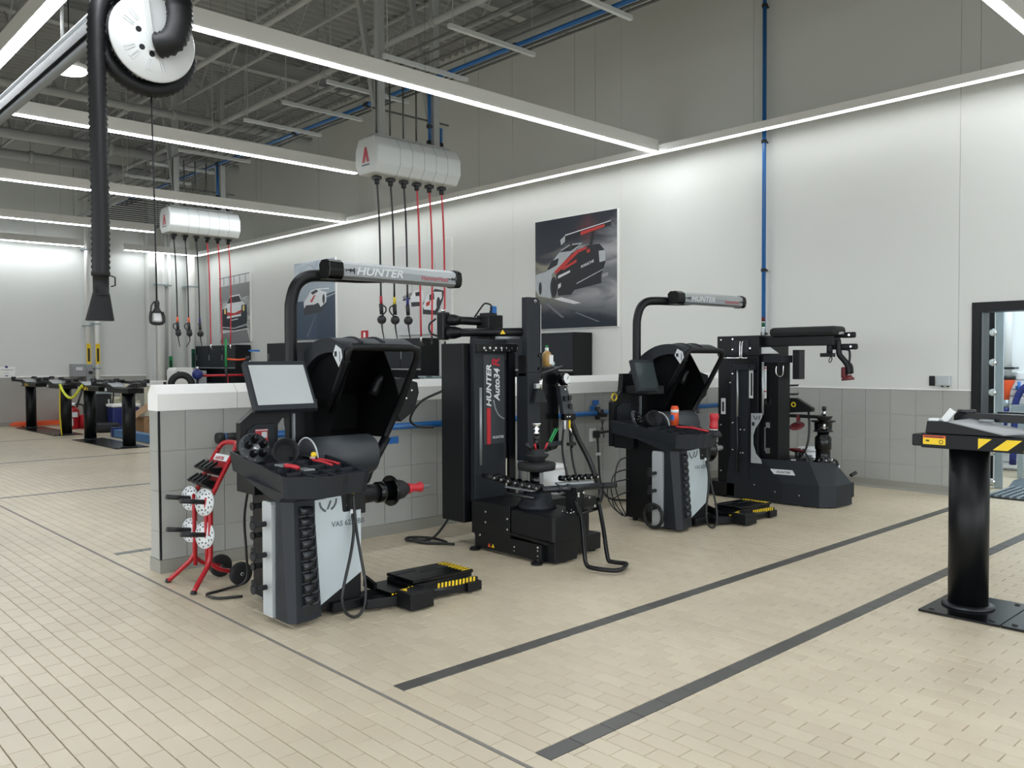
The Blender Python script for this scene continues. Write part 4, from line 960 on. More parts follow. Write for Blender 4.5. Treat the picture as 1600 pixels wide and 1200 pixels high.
    text('HUNTER', (bx0 + .215, fyb - .001, 2.166), (1, 0, 0), (0, 0, 1), .078, decal_l, 'bar_lettering', ext=.001, bold=.02, shear=.25, sx=1.32)
    text('HammerHead', (bx0 + .79, fyb - .001, 2.163), (1, 0, 0), (0, 0, 1), .05, redink, 'bar_lettering', ext=.001, bold=.006, sx=.9)
    def shark(x, z, s): return [(x + s * a, fyb - .0015, z + s * b) for a, b in ((-1, .1), (-.55, .12), (-.1, .2), (.0, .45), (.12, .2), (.5, .2), (.6, .5), (.75, .45), (.8, 0), (.75, -.5), (.6, -.5), (.5, -.1), (.1, -.15), (-.1, -.42), (-.15, -.12), (-.55, -.02), (-.85, -.2))]
    B(ink).poly(shark(bx0 + .17, 2.19, .045)).poly(shark(bx1 - .10, 2.185, .042)).build('emblem')
    # wheel lift
    yo = 0
    B(black).box(2.72, 3.26, 4.49, 4.62, .015, .075, .006).prism([(2.90, 4.40, .02), (3.12, 4.34, .02), (3.16, 4.44, .02), (2.94, 4.5, .02)], (0, 0, .06), c=.006).build('lift_base')
    B(gloss).prism([(3.02, 4.50, .10), (3.02, 4.62, .10), (3.02, 4.62, .17), (3.02, 4.50, .14)], (.025, 0, 0)).box(3.05, 3.28, 4.36, 4.64, .085, .105).build('lift_stop')
    B(black).prism([(3.2, 4.35, .02), (3.72, 4.30, .02), (3.72, 4.30, .10), (3.2, 4.35, .10)], (.0, .03, 0)).box(3.22, 3.70, 4.34, 4.64, .10, .125).build('lift_carriage')
    B(gloss).prism([(3.22, 4.35, .128), (3.70, 4.32, .128), (3.70, 4.63, .128), (3.22, 4.65, .128)], (0, 0, .022), c=.006).build('platform')
    B(plas).box(3.40, 3.66, 4.50, 4.515, .149, .153).box(3.24, 3.40, 4.56, 4.575, .149, .153).each('platform_ridge')
    mb = B(yellow)
    for k in range(11):
        x = 3.40 + k * .028; y = 4.3505 - (x - 3.2) * .0962 - .003
        mb.prism([(x, y, .07), (x + .016, y, .07), (x + .018, y, .105), (x + .002, y, .105)], (0, .003, 0))
    for k in range(9): mb.box(3.06 + k * .028, 3.072 + k * .028, 4.357, 4.36, .088, .098)
    for k in range(7): mb.box(3.18 + k * .03, 3.192 + k * .03, 4.352, 4.358, .106, .118)
    mb.prism([(3.69, 4.30, .03), (3.73, 4.297, .03), (3.71, 4.297, .07)], (0, -.003, 0))
    mb.each('hazard_mark')
    mb = B(yellow)
    for k in range(8): mb.box(3.62, 3.69, 4.34 + k * .036, 4.356 + k * .036, .150, .1515)
    mb.each('hazard_mark')
    B(black).box(3.09, 3.27, 4.20, 4.36, .012, .115, .006).build('pedal_box')
    B(yellow).prism([(3.11, 4.34, .117), (3.16, 4.34, .117), (3.12, 4.28, .117)], (0, 0, .001)).build('pedal_mark')
    B(steel).cyl((3.27, 4.26, .09), (3.42, 4.21, .10), .01, seg=8).build('pedal_lever')
    B(black).box(3.62, 3.74, 4.28, 4.62, .012, .075, .006).build('end_foot')
    # inflator hose
    y = 4.475
    B(hosem).tube([(2.848, y, .62), (2.835, y - .04, .52), (2.785, y - .08, .38), (2.715, y - .11, .20), (2.70, y - .12, .11), (2.725, y - .125, .045), (2.775, y - .13, .014), (2.825, y - .13, .03), (2.86, y - .12, .09), (2.875, y - .10, .2), (2.87, y - .06, .36), (2.86, y - .03, .52), (2.855, y, .76)], .0095, 10, 5).each('air_hose')
    B(whitep).cyl((2.848, y, .60), (2.85, y, .64), .012, seg=10).build('hose_collar')
    B(brass).lathe((2.853, y - .005, .735), (0, 0, 1), [(0, .009), (.02, .014), (.05, .012), (.06, .016), (.085, .014), (.09, .008), (.115, .008)], 12).use(chrome).cyl((2.853, y - .005, .85), (2.853, y - .005, .872), .008, seg=8).build('inflator_valve')
    # cables behind
    mb = B(hosem)
    if first:
        mb.tube([(2.58, 5.3, .75), (2.6, 5.42, .5), (2.62, 5.44, .25), (2.62, 5.45, .06), (2.5, 5.5, .012), (2.35, 5.46, .012), (2.36, 5.32, .012), (2.5, 5.25, .012)], .009, 8, 5)
    else:
        for k, (dy_, z_) in enumerate(((.0, .62), (.05, .5), (.1, .4), (.03, .28))):
            mb.tube([(2.54, 5.16, z_), (2.49, 5.24 + dy_, z_ - .06), (2.47, 5.27 + dy_, z_ * .6), (2.50, 5.24 + dy_, z_ * .3), (2.54, 5.18 + dy_ * .5, .03)], .006, 8, 5)
    mb.each('cable')
    return t
bal1 = balancer('nearer wheel balancer with raised hood and bright grey monitor at end of half wall', True)
bal2 = balancer('farther wheel balancer with raised hood, turned dark monitor and bare spindle, between the tire machines', False)
bal2.location = (6.253, 4.562, 0); bal2.rotation_euler = (0, 0, -.0504)

def on2(x, y, z):
    """point given on the first balancer -> the same place on the second"""
    a, b = x - 2.38, y - 4.5; c, s = math.cos(-.0504), math.sin(-.0504)
    return (6.253 + a * c - b * s, 4.562 + a * s + b * c, z)
# loose things on the trays
def lug_plate(loc, d, label, r):
    t = thing('flange_plate', label, 'flange plate', loc); o = V(*loc); x, y, d = frame(d)
    B(plas2).lathe(o - d * .02, d, [(0, r * .9), (.004, r), (.024, r), (.03, r * .9), (.03, .02)], 32).build('disc')
    for k in range(5):
        a = 2 * PI * k / 5 + .3; c = o + (x * math.cos(a) + y * math.sin(a)) * r * .52
        B(void).lathe(c, d, [(0, .024), (.035, .022)], 12).use(steel).lathe(c + d * .035, d, [(0, .013), (.02, .012), (.024, .008)], 12).build('stud')
    mb = B(chrome)
    for k in range(10):
        a = 2 * PI * k / 10; c = o + (x * math.cos(a) + y * math.sin(a)) * r * .84; mb.cyl(c + d * .005, c + d * .012, .006, seg=8)
    mb.each('bolt'); B(alu).lathe(o, d, [(0, .03), (.03, .022), (.032, .012)], 16).build('hub')
lug_plate((2.525, 5.10, .995), (.05, -.9, .44), 'black lug flange plate with five studs leaning on the nearer balancer tray', .105)
lug_plate(on2(2.60, 5.12, .985), (.4, -.8, .2), 'dark flange plate leaning on the farther balancer tray', .085)
tag(top(B(rubber).lathe((2.66, 4.95, .975), (-.35, -.75, .25), [(-.09, .05), (-.07, .075), (0, .085), (.035, .084), (.035, .078), (-.06, .06)], 24), 'rubber_cup'), 'black rubber centring cup lying on the nearer balancer tray', 'cup')
tag(top(B(rubber).lathe(on2(2.72, 5.0, .985), (-.35, -.75, .25), [(-.09, .05), (-.07, .07), (0, .08), (.035, .079), (.035, .073), (-.06, .055)], 24), 'rubber_cup'), 'black rubber centring cup lying on the farther balancer tray', 'cup')
t = thing('weight_pliers', 'red handled wheel weight pliers lying in the nearer tray bins', 'pliers', (2.80, 4.78, .91))
B(redp).tube([(2.77, 4.80, .925), (2.79, 4.70, .918), (2.80, 4.62, .905)], .009, 8, 4).tube([(2.81, 4.81, .926), (2.84, 4.72, .918), (2.855, 4.63, .908)], .009, 8, 4).build('handle')
B(chrome).obox((2.775, 4.86, .935), (.04, 0, 0), (0, .09, 0), (0, 0, .018)).build('jaw'); B(yellow).sphere((2.81, 4.86, .95), .02).build('hammer_tip')
t = thing('tool_bag', 'clear plastic bag with a red tool lying in the nearer tray', 'bag', (2.55, 4.72, .9))
B(darkalu).box(2.48, 2.57, 4.66, 4.76, .915, .925, .003).box(2.56, 2.63, 4.53, 4.64, .895, .906, .003).build('pouch'); B(redp).tube([(2.50, 4.66, .925), (2.53, 4.60, .92), (2.54, 4.57, .912)], .014, 8, 3).build('red_handle')
c = V(*on2(2.80, 4.80, .93))
t = thing('spray_can', 'orange cleaner can with white cap band standing on the farther tray', 'can', c)
B(orange).cyl(c, c + V(0, 0, .17), .038, seg=18).build('can_body'); B(tapeb).lathe(c + V(0, 0, .05), (0, 0, 1), [(0, .0385), (.05, .0385)], 18, 3.3, 5.2).build('label_band'); B(whitep).cyl(c + V(0, 0, .12), c + V(0, 0, .15), .0388, seg=18).build('white_band'); B(orange).cyl(c + V(0, 0, .17), c + V(0, 0, .185), .03, seg=18).build('cap')
c = V(*on2(2.84, 4.38, .845))
t = thing('wing_nut', 'red quick nut standing on a black cone on the farther balancer tray', 'nut', c)
B(rubber).lathe(c + V(0, 0, .0), (0, 0, 1), [(0, .075), (.03, .07), (.06, .045)], 24).build('cone')
B(redp).lathe(c + V(0, 0, .07), (.08, 0, 1), [(0, .036), (.02, .042), (.05, .036), (.09, .036), (.11, .045), (.14, .04), (.145, .03)], 20).build('nut_body'); B(decal_l).lathe(c + V(0, 0, .06), (.08, 0, 1), [(0, .036), (.01, .036)], 20).build('washer')
a, b_ = V(*on2(2.60, 4.62, .935)), V(*on2(2.74, 4.36, .90))
tag(top(B(redp).tube([a, a.lerp(b_, .45) + V(0, 0, .012), a.lerp(b_, .55) + V(0, 0, .012), b_], .01, 8, 3).sphere(a.lerp(b_, .5) + V(0, 0, .012), .016), 'weight_pliers'), 'red weight pliers lying in the farther tray bins', 'pliers')
# ------------------------------------------------------------------ red flange plate cart
t = thing('flange_cart', 'red tubular cart with four slotted discs by the half wall end', 'cart', (2.45, 5.75, 0))
yl, yr = 5.86, 5.60
for y, yf in ((yl, 5.99), (yr, 5.56)):
    B(red).tube([(2.30, yf, .012), (2.36, (y + yf) / 2 - .0, .09), (2.43, y, .19), (2.44, y, .30), (2.445, y, .60), (2.47, y, .67), (2.565, y, .84), (2.62, y, .93)], .017, 10, 3).build('side_tube')
    B(ink).cyl((2.297, yf + (.005 if y == yl else -.005), 0), (2.305, yf, .02), .021, seg=10).build('foot_cap')
B(red).tube([(2.62, yl, .93), (2.64, yl - .02, .965), (2.665, yl - .06, .98), (2.665, yr + .06, .98), (2.64, yr + .02, .965), (2.62, yr, .93)], .017, 10, 3).build('handle')
for y in (yl, yr): B(red).tube([(2.43, y, .19), (2.50, y, .13), (2.62, y, .09)], .015, 10, 3).build('axle_tube')
for y in (yl, yr): B(red).tube([(2.43, y + (-.03 if y == yl else .03), .13), (2.425, y + (-.03 if y == yl else .03), .58), (2.44, y + (-.012 if y == yl else .012), .62)], .014, 10, 3).build('inner_tube')
B(steel).cyl((2.64, yl + .06, .08), (2.64, yr - .06, .08), .009, seg=8).build('axle')
for y in (yl + .03, yr - .03):
    wl = B(rubber).lathe((2.64, y - .022, .08), (0, 1, 0), [(0, .045), (0, .07), (.008, .08), (.036, .08), (.044, .07), (.044, .045)], 24).build('wheel')
    B(decal_l).cyl((2.64, y - .026, .08), (2.64, y + .026, .08), .012, seg=10).build('hub_cap', wl)
B(red).prism([(2.53, yl, .775), (2.53, yr, .775), (2.60, yr, .90), (2.60, yl, .90)], (.006, 0, 0)).build('upper_plate')
B(red).prism([(2.485, yl, .695), (2.485, yr, .695), (2.518, yr, .755), (2.518, yl, .755)], (.006, 0, 0)).build('lower_plate')
B(decal_l).prism([(2.575, yl - .02, .86), (2.575, yr + .02, .86), (2.598, yr + .02, .902), (2.598, yl - .02, .902)], (-.004, 0, 0)).build('label_strip')
text('HUNTER', (2.5745, yl - .045, .867), (0, -1, 0), (.48, 0, .88), .034, redink, 'label_lettering', ext=.0015, bold=.02)
for x, z in ((2.525, .765), (2.475, .675)):
    B(black).prism([(x, yl - .01, z), (x - .09, yl - .01, z + .055), (x - .09, yl - .01, z + .062), (x + .012, yl - .01, z + .06)], (0, -(yl - yr - .02), 0)).build('parts_bin')
    for k in range(6): B(ink).obox((x - .055 + .012 * (k % 2), yl - .035 - k * .036, z + .075), (.07, .01, .035), (0, .018, 0), (.0, 0, .022)).build('collet_finger')
def slotted(c, r):
    o = V(*c); d = V(-.95, -.28, .1).normalized(); x, y, d = frame(d)
    B(decal_l).lathe(o, d, [(0, .03), (0, r), (.012, r), (.012, .03)], 32).build('slotted_disc')
    mb = B(ink)
    for k in range(10):
        a = 2 * PI * k / 10; pts = [o + d * .0125 + (x * math.cos(a + s) + y * math.sin(a + s)) * q for s, q in ((-.12, r * .6), (.16, r * .52), (.2, r * .62), (-.08, r * .7))]
        mb.poly(pts); mb.cyl(o + d * .011 + (x * math.cos(a + .3) + y * math.sin(a + .3)) * r * .84, o + d * .014 + (x * math.cos(a + .3) + y * math.sin(a + .3)) * r * .84, r * .06, seg=8)
    mb.each('disc_slot')
for z in (.585, .36):
    for y in (yl + .02, yr + .04):
        o_ = V(2.425, y, z + .01)
        B(ink).cyl(o_, o_ + V(-.175, -.01, .03), .017, seg=12).build('peg')
        slotted(tuple(o_), .085 if y > 5.7 else .093)
    B(red).cyl((2.44, yl, z), (2.44, yr, z), .012, seg=8).each('cross_bar')

# ------------------------------------------------------------------ nearer tire changer
t = thing('tire_changer', 'black tire changer with a tall labelled tower and foot rail, middle of the half wall', 'tire changer', (4.75, 5.0, 0), 'tire changers by the half wall')
B(black).box(4.555, 5.25, 4.53, 5.30, .02, .15, .005).prism([(4.552, 4.53, .145), (4.552, 5.30, .115), (4.552, 5.30, .145)], (.01, 0, 0)).build('lower_base')
B(black).box(4.555, 5.25, 4.88, 5.34, .13, .40, .006).build('rear_body')
B(black).prism([(4.575, 4.40, .18), (4.56, 4.42, .18), (4.56, 4.87, .18), (5.0, 4.87, .18), (5.0, 4.45, .18), (4.96, 4.40, .18)], (0, 0, .195), c=.008).build('front_body')
B(gloss).prism([(4.548, 4.45, .155), (4.548, 4.87, .18), (4.548, 4.87, .20), (4.548, 4.45, .18)], (.02, 0, 0)).build('body_lip')
B(black).box(4.60, 4.85, 4.425, 4.70, .015, .185, .006).build('front_leg')
for x, y in ((4.53, 4.55), (4.53, 5.27), (5.2, 4.6), (5.2, 5.3)): B(black).cyl((x, y, 0), (x, y, .014), .045, seg=14).box(x - .02, x + .08, y - .03, y + .03, .014, .026).each('levelling_foot')
mb = B(chrome)
for y, z in ((5.16, .325), (5.16, .24), (4.90, .30), (4.90, .215), (5.23, .125), (4.56, .125), (4.56, .03), (4.56, .10), (4.56, .06), (4.82, .09), (4.82, .06)): mb.cyl((4.556, y, z), (4.547, y, z), .009 if z > .15 or abs(z - .125) < .01 else .006, seg=8)
mb.each('bolt')
for k, y in enumerate((5.115, 5.07)): B(orange if k == 0 else yellow).prism([(4.551, y + .016, .045), (4.551, y - .016, .045), (4.551, y, .075)], (-.003, 0, 0)).build('warning_triangle')
# tower
B(black).box(4.53, 4.93, 5.41, 5.70, .20, 1.70, .006).build('rear_cabinet')
B(plas).box(4.595, 4.96, 5.34, 5.40, .38, 1.735, .004).build('tower_face')
lab = B(plas2).box(4.69, 4.925, 5.335, 5.342, .85, 1.605).build('name_panel')
B(redp).box(4.725, 4.765, 5.331, 5.336, .85, 1.155).build('red_stripe', lab)
text('HUNTER', (4.770, 5.331, 1.165), (0, 0, 1), (-1, 0, 0), .075, decal_l, 'panel_lettering', lab, ext=.001, bold=.03, shear=.2, sx=1.2)
text('Auto34', (4.865, 5.331, 1.215), (0, 0, 1), (-1, 0, 0), .088, decal_l, 'panel_lettering', lab, ext=.001, bold=.03, shear=.2)
text('R', (4.865, 5.331, 1.50), (0, 0, 1), (-1, 0, 0), .12, redink, 'panel_lettering', lab, ext=.001, bold=.022, shear=.2)
text('HUNTER', (4.785, 5.331, .895), (1, 0, 0), (0, 0, 1), .03, decal_l, 'panel_lettering', lab, ext=.001, bold=.02, sx=1.1)
B(decal_g).tube([(4.80, 5.333, 1.22), (4.82, 5.333, 1.15), (4.86, 5.333, 1.09), (4.92, 5.333, 1.055)], .006, 6, 4).build('curved_mark', lab)
B(darkalu).cyl((4.655, 5.335, .68), (4.655, 5.335, 1.33), .014, seg=12).each('guide_rod')
B(chrome).box(4.935, 4.95, 5.33, 5.34, .46, 1.56).build('bright_strip')
B(black).box(4.985, 5.06, 5.34, 5.44, .38, 1.66).build('guide_post')
B(darkalu).cyl((5.11, 5.33, .40), (5.11, 5.33, 1.0), .02, seg=12).build('lift_cylinder')
B(black).box(4.60, 5.06, 5.30, 5.52, 1.625, 1.70, .006).build('tower_head')
mb = B(chrome)
for k in range(7): mb.cyl((4.66 + .065 * k, 5.30, 1.66), (4.66 + .065 * k, 5.288, 1.66), .011, seg=8)
for k in range(5): mb.cyl((4.68 + .09 * k, 5.30, 1.64), (4.68 + .09 * k, 5.29, 1.64), .007, seg=8)
mb.each('bolt')
# swing arm
B(black).box(4.56, 4.64, 5.71, 5.80, 1.735, 1.975, .012).build('pivot_block')
B(black).cyl((4.60, 5.755, 1.91), (4.99, 5.50, 1.89), .036, seg=16).lathe((4.60, 5.755, 1.91), (.39, -.255, -.02), [(.03, .052), (.10, .05), (.15, .036)], 16).build('upper_arm')
B(black).cyl((4.60, 5.75, 1.797), (5.03, 5.20, 1.797), .036, seg=16).lathe((4.60, 5.75, 1.797), (.43, -.55, 0), [(.03, .056), (.10, .054), (.16, .036)], 16).build('lower_arm')
B(black).box(4.86, 5.03, 5.46, 5.62, 1.70, 1.95, .006).use(ink).box(4.86, 4.98, 5.48, 5.58, 1.95, 1.968, .004).build('arm_head')
B(chrome).cyl((4.60, 5.755, 1.975), (4.60, 5.755, 2.0), .02, seg=12).build('pivot_cap')
B(hosem).tube([(4.78, 5.55, 1.93), (4.82, 5.5, 2.02), (4.88, 5.52, 2.05), (4.93, 5.50, 2.03), (4.93, 5.52, 1.965)], .008, 8, 4).tube([(4.57, 5.82, 1.92), (4.53, 5.86, 1.87), (4.54, 5.86, 1.80), (4.58, 5.82, 1.77)], .009, 8, 4).each('air_line')
B(tapeb).box(4.945, 4.995, 5.50, 5.54, 1.965, 2.03, .006).build('blue_plug')
B(yellow).prism([(4.879, 5.334, 1.780), (4.908, 5.297, 1.780), (4.8935, 5.3155, 1.818)], (-.004, -.003, 0)).build('warning_triangle')
B(darkalu).cyl((4.80, 5.30, 1.745), (5.02, 5.25, 1.75), .014, seg=10).build('steel_pin')
# tool column
B(plas).box(5.0, 5.15, 5.12, 5.26, .70, 1.45, .006).build('tool_column')
B(plas).prism([(5.005, 5.13, 1.45), (5.155, 5.13, 1.45), (5.155, 5.13, 2.065), (5.13, 5.13, 2.09), (5.005, 5.13, 2.09)], (0, .07, 0), c=.004).build('tool_mast')
B(chrome).box(5.157, 5.165, 5.125, 5.135, 1.62, 2.03).torus((5.10, 5.128, 2.06), (0, 1, 0), .012, .003, 14, 5).build('mast_edge')
B(black).prism([(5.0, 5.14, 1.42), (5.19, 5.14, 1.42), (5.19, 5.14, 1.64), (5.16, 5.14, 1.60), (5.0, 5.14, 1.60)], (0, .1, 0), c=.004).build('tool_bracket')
mb = B(whitep)
for z in (1.595, 1.485): mb.cyl((5.14, 5.14, z), (5.14, 5.13, z), .013, seg=10)
for x in (5.06, 5.15): mb.cyl((x, 5.14, 1.43), (x, 5.13, 1.43), .008, seg=8)
mb.each('bolt')
B(chrome).cyl((5.09, 5.06, 1.31), (5.09, 5.06, 1.40), .018, seg=12).box(5.03, 5.075, 5.05, 5.08, 1.32, 1.36).build('tool_pin')
B(steel).prism([(5.05, 5.09, 1.31), (5.12, 5.09, 1.31), (5.17, 5.09, 1.20), (5.02, 5.09, 1.20)], (0, -.03, 0)).build('mount_head')
B(gloss).prism([(5.16, 5.2, .80), (5.16, 5.2, 1.50), (5.46, 5.2, 1.50), (5.46, 5.2, .80), (5.43, 5.2, .77), (5.3, 5.2, .75)], (0, .10, 0), c=.006).build('side_cabinet')
B(steel).bar((5.17, 5.17, 1.435), (5.40, 5.10, 1.505), .01, .01).build('hook_rod')
B(plas2).box(5.33, 5.50, 5.19, 5.2, .80, .84).build('cabinet_handle')
# control panel and gauge
pa, pb, pc, pd = V(5.42, 5.10, 1.08), V(5.53, 5.08, 1.09), V(5.47, 5.11, 1.33), V(5.39, 5.12, 1.33)
B(plas2).prism([pa, pb, pc, pd], (0, .05, 0), c=.004).build('control_panel')
B(gloss).lathe((5.44, 5.15, 1.385), (.1, -1, .15), [(0, .055), (.05, .058), (.06, .052)], 22).use(whitep).lathe((5.446, 5.088, 1.395), (.1, -1, .15), [(0, .046), (.003, .045)], 22).use(ink).bar((5.446, 5.083, 1.385), (5.46, 5.081, 1.42), .003, .004, (0, 1, 0)).build('pressure_gauge')
mb = B(ink)
for x, z in ((5.425, 1.22), (5.475, 1.225), (5.485, 1.15)): mb.box(x - .017, x + .017, 5.07, 5.1, z - .022, z + .022, .005)
mb.each('control_button')
B(chrome).sphere((5.42, 5.085, 1.30), .011).sphere((5.455, 5.085, 1.335), .012).sphere((5.44, 5.08, 1.06), .01).sphere((5.47, 5.08, 1.06), .01).each('panel_screw')
B(gloss).box(5.41, 5.55, 5.08, 5.13, 1.03, 1.085, .004).build('panel_base')
B(hosem).tube([(5.53, 5.12, 1.03), (5.60, 5.10, .86), (5.68, 5.05, .68), (5.70, 4.98, .52), (5.62, 4.85, .40), (5.45, 4.75, .33), (5.2, 4.7, .33)], .024, 10, 5).each('air_hose')
for k, (x0, x1) in enumerate(((5.43, 5.42), (5.49, 5.53))): B(hosem).tube([(x0, 5.1, 1.03), (x1, 5.12, .8), (x1 + .02, 5.1, .6), (x1, 5.0, .42)], .01, 8, 5).use(yellow if k else whitep).cyl((x0, 5.1, .95), (x0, 5.1, 1.03), .011, seg=8).each('air_hose')
B(ink).box(5.47, 5.56, 5.08, 5.12, .80, .83, .006).cyl((5.52, 5.1, .78), (5.52, 5.1, .9), .014, seg=8).build('inflator_gun')
B(chrome).cyl((5.49, 5.1, .96), (5.55, 5.12, .88), .014, seg=8).build('coupler')
# turntable
tx, ty = 4.78, 4.80
B(dkgreen if False else plas).lathe((tx, ty, .375), (0, 0, 1), [(0, .16), (.03, .15), (.06, .125), (.12, .115), (.16, .07)], 24).build('gear_housing')
B(gloss).cyl((tx, ty, .50), (tx, ty, .68), .055, seg=18).use(alu).box(tx - .02, tx + .02, ty - .058, ty - .052, .52, .66).build('turntable_column')
B(rubber).lathe((tx, ty, .67), (0, 0, 1), [(0, .09), (.012, .15), (.06, .155), (.068, .145), (.075, .09)], 32).build('turntable_disc')
B(rubber).lathe((tx, ty, .745), (0, 0, 1), [(0, .07), (.02, .07), (.05, .10), (.058, .10), (.07, .06), (.10, .075), (.105, .06)], 28).build('centring_cone')
B(gloss).cyl((tx, ty, .84), (tx, ty, .96), .022, seg=14).use(chrome).lathe((tx, ty, .96), (0, 0, 1), [(0, .015), (.015, .03), (.03, .012), (.05, .03), (.06, .012), (.085, .04), (.095, .04)], 14).build('clamp_spindle')
for dx, dy, m in ((-.09, .0, ink), (.10, -.02, ink)): B(m).cyl((tx + dx * .6, ty + dy, .84), (tx + dx * 1.2, ty + dy * 1.4, .895), .016, seg=8).use(redp).cyl((tx + dx * .5, ty - .04, .84), (tx + dx * .75, ty - .05, .895), .008, seg=8).build('clamp_lever')
B(green).cyl((tx + .11, ty - .02, .88), (tx + .2, ty - .02, 1.0), .007, seg=8).cyl((tx + .125, ty - .03, .88), (tx + .215, ty - .03, 1.0), .006, seg=8).build('green_brush')
# roller arms
B(steel).cyl((4.62, 5.26, .605), (4.60, 5.10, .60), .02, seg=12).cyl((4.60, 5.10, .60), (4.66, 4.66, .555), .016, seg=10).build('roller_arm')
for k in range(7):
    f = k / 6; c = V(4.60 + .06 * f, 5.08 - .42 * f, .605 - .045 * f); B(gloss).lathe(c - V(.02, 0, 0), (1, .1, 0), [(0, .024), (.01, .03), (.06, .03), (.07, .024)], 12).use(chrome).cyl(c - V(.026, 0, 0), c - V(.018, 0, 0), .011, seg=8).each('roller')
B(darkalu).prism([(4.60, 4.98, .535), (4.62, 4.70, .53), (4.74, 4.66, .53), (4.74, 4.95, .535)], (0, 0, .012), c=.002).build('rest_plate')
B(steel).cyl((4.56, 4.93, .50), (4.64, 4.68, .48), .014, seg=10).each('rest_bar')
B(steel).cyl((4.66, 4.62, .55), (5.10, 4.42, .555), .026, seg=14).use(ink).lathe((4.78, 4.565, .551), (.44, -.2, 0), [(0, .033), (.02, .033)], 14).lathe((4.85, 4.535, .552), (.44, -.2, 0), [(0, .033), (.03, .033)], 14).build('press_bar')
B(darkalu).bar((4.80, 4.60, .585), (5.08, 4.475, .585), .06, .016).build('press_plate')
B(rubber).cyl((5.10, 4.42, .555), (5.13, 4.408, .556), .018, seg=10).cyl((5.13, 4.408, .556), (5.24, 4.36, .558), .024, seg=12).build('hand_grip')
for k in range(6): B(gloss).lathe((4.90 + .055 * k, 4.66 - .02 * k, .615), (.1, -.9, 0), [(0, .022), (.05, .022)], 10).use(chrome).cyl((4.905 + .055 * k, 4.605 - .02 * k, .612), (4.906 + .055 * k, 4.597 - .02 * k, .612), .009, seg=8).each('roller')
B(black).box(4.86, 4.95, 4.44, 4.56, .37, .56, .005).box(4.95, 5.16, 4.5, 4.62, .38, .46, .006).build('press_mount')
mb = B(chrome)
for x, y, z in ((4.70, 4.40, .40), (4.75, 4.40, .385), (4.80, 4.40, .40), (4.82, 4.40, .38), (4.79, 4.40, .375)): mb.cyl((x, 4.44, z), (x, 4.43, z), .009, seg=8)
for x, z in ((4.87, .52), (4.87, .50), (4.93, .52), (5.0, .47), (5.06, .40)): mb.cyl((x, 4.44, z), (x, 4.425, z), .010, seg=8)
mb.each('bolt')
# foot rail
B(gloss).tube([(4.80, 4.40, .47), (4.79, 4.33, .36), (4.70, 4.22, .16), (4.645, 4.15, .055), (4.65, 4.08, .035), (4.70, 3.94, .035), (4.78, 3.92, .035), (4.90, 3.98, .035), (4.925, 4.02, .035), (4.90, 4.12, .035), (4.90, 4.16, .06), (4.98, 4.27, .25), (5.04, 4.38, .47)], .017, 12, 4).build('foot_rail')
B(gloss).cyl((4.79, 4.36, .375), (5.03, 4.36, .395), .013, seg=10).build('rail_brace')
B(hosem).tube([(4.60, 5.55, .35), (4.50, 5.78, .03), (4.36, 5.9, .012), (4.36, 5.7, .012), (4.5, 5.6, .012), (4.52, 5.85, .012), (4.4, 6.0, .012), (4.3, 5.85, .02), (4.5, 5.5, .014)], .011, 8, 5).tube([(4.55, 5.7, 1.3), (4.46, 5.9, 1.2), (4.42, 6.0, 1.05), (4.5, 6.0, .98), (4.6, 5.9, .97)], .011, 8, 5).each('cable')
# loose things around it
c = V(5.36, 5.25, 1.502)
t = thing('soap_bottle', 'amber bottle with green cap standing on the nearer tire machine cabinet', 'bottle', c)
B(tan).lathe(c, (0, 0, 1), [(0, .035), (.004, .04), (.11, .04), (.135, .02)], 20).build('bottle_body'); B(whitep).lathe(c + V(0, 0, .135), (0, 0, 1), [(0, .018), (.03, .016)], 14).box(c.x - .01, c.x + .038, c.y - .043, c.y - .038, c.z + .02, c.z + .1).each('label'); B(green).cyl(c + V(0, 0, .165), c + V(0, 0, .185), .013, seg=12).build('cap')
tag(top(B(glass).sphere((5.43, 5.25, 1.528), .025), 'plastic_bag'), 'crumpled clear bag lying beside the amber bottle', 'bag')
c = V(5.88, 5.72, .0)
t = thing('paste_bucket', 'white paste bucket with lid behind the nearer tire machine turntable', 'bucket', c + V(0, 0, .27))
B(whitep).lathe(c + V(0, 0, .272), (0, 0, 1), [(0, .13), (.25, .15)], 28).build('bucket_body'); B(white).lathe(c + V(0, 0, .515), (0, 0, 1), [(0, .158), (.03, .16), (.035, .15), (.035, .0)], 28).build('lid')
t = thing('steel_stand', 'black steel stand under the white paste bucket', 'stand', (5.88, 5.72, 0))
B(black).box(5.72, 6.04, 5.56, 5.88, .245, .27).build('top_plate')
for x in (5.74, 6.02):
    for y in (5.58, 5.86): B(black).box(x - .015, x + .015, y - .015, y + .015, 0, .245).build('leg')

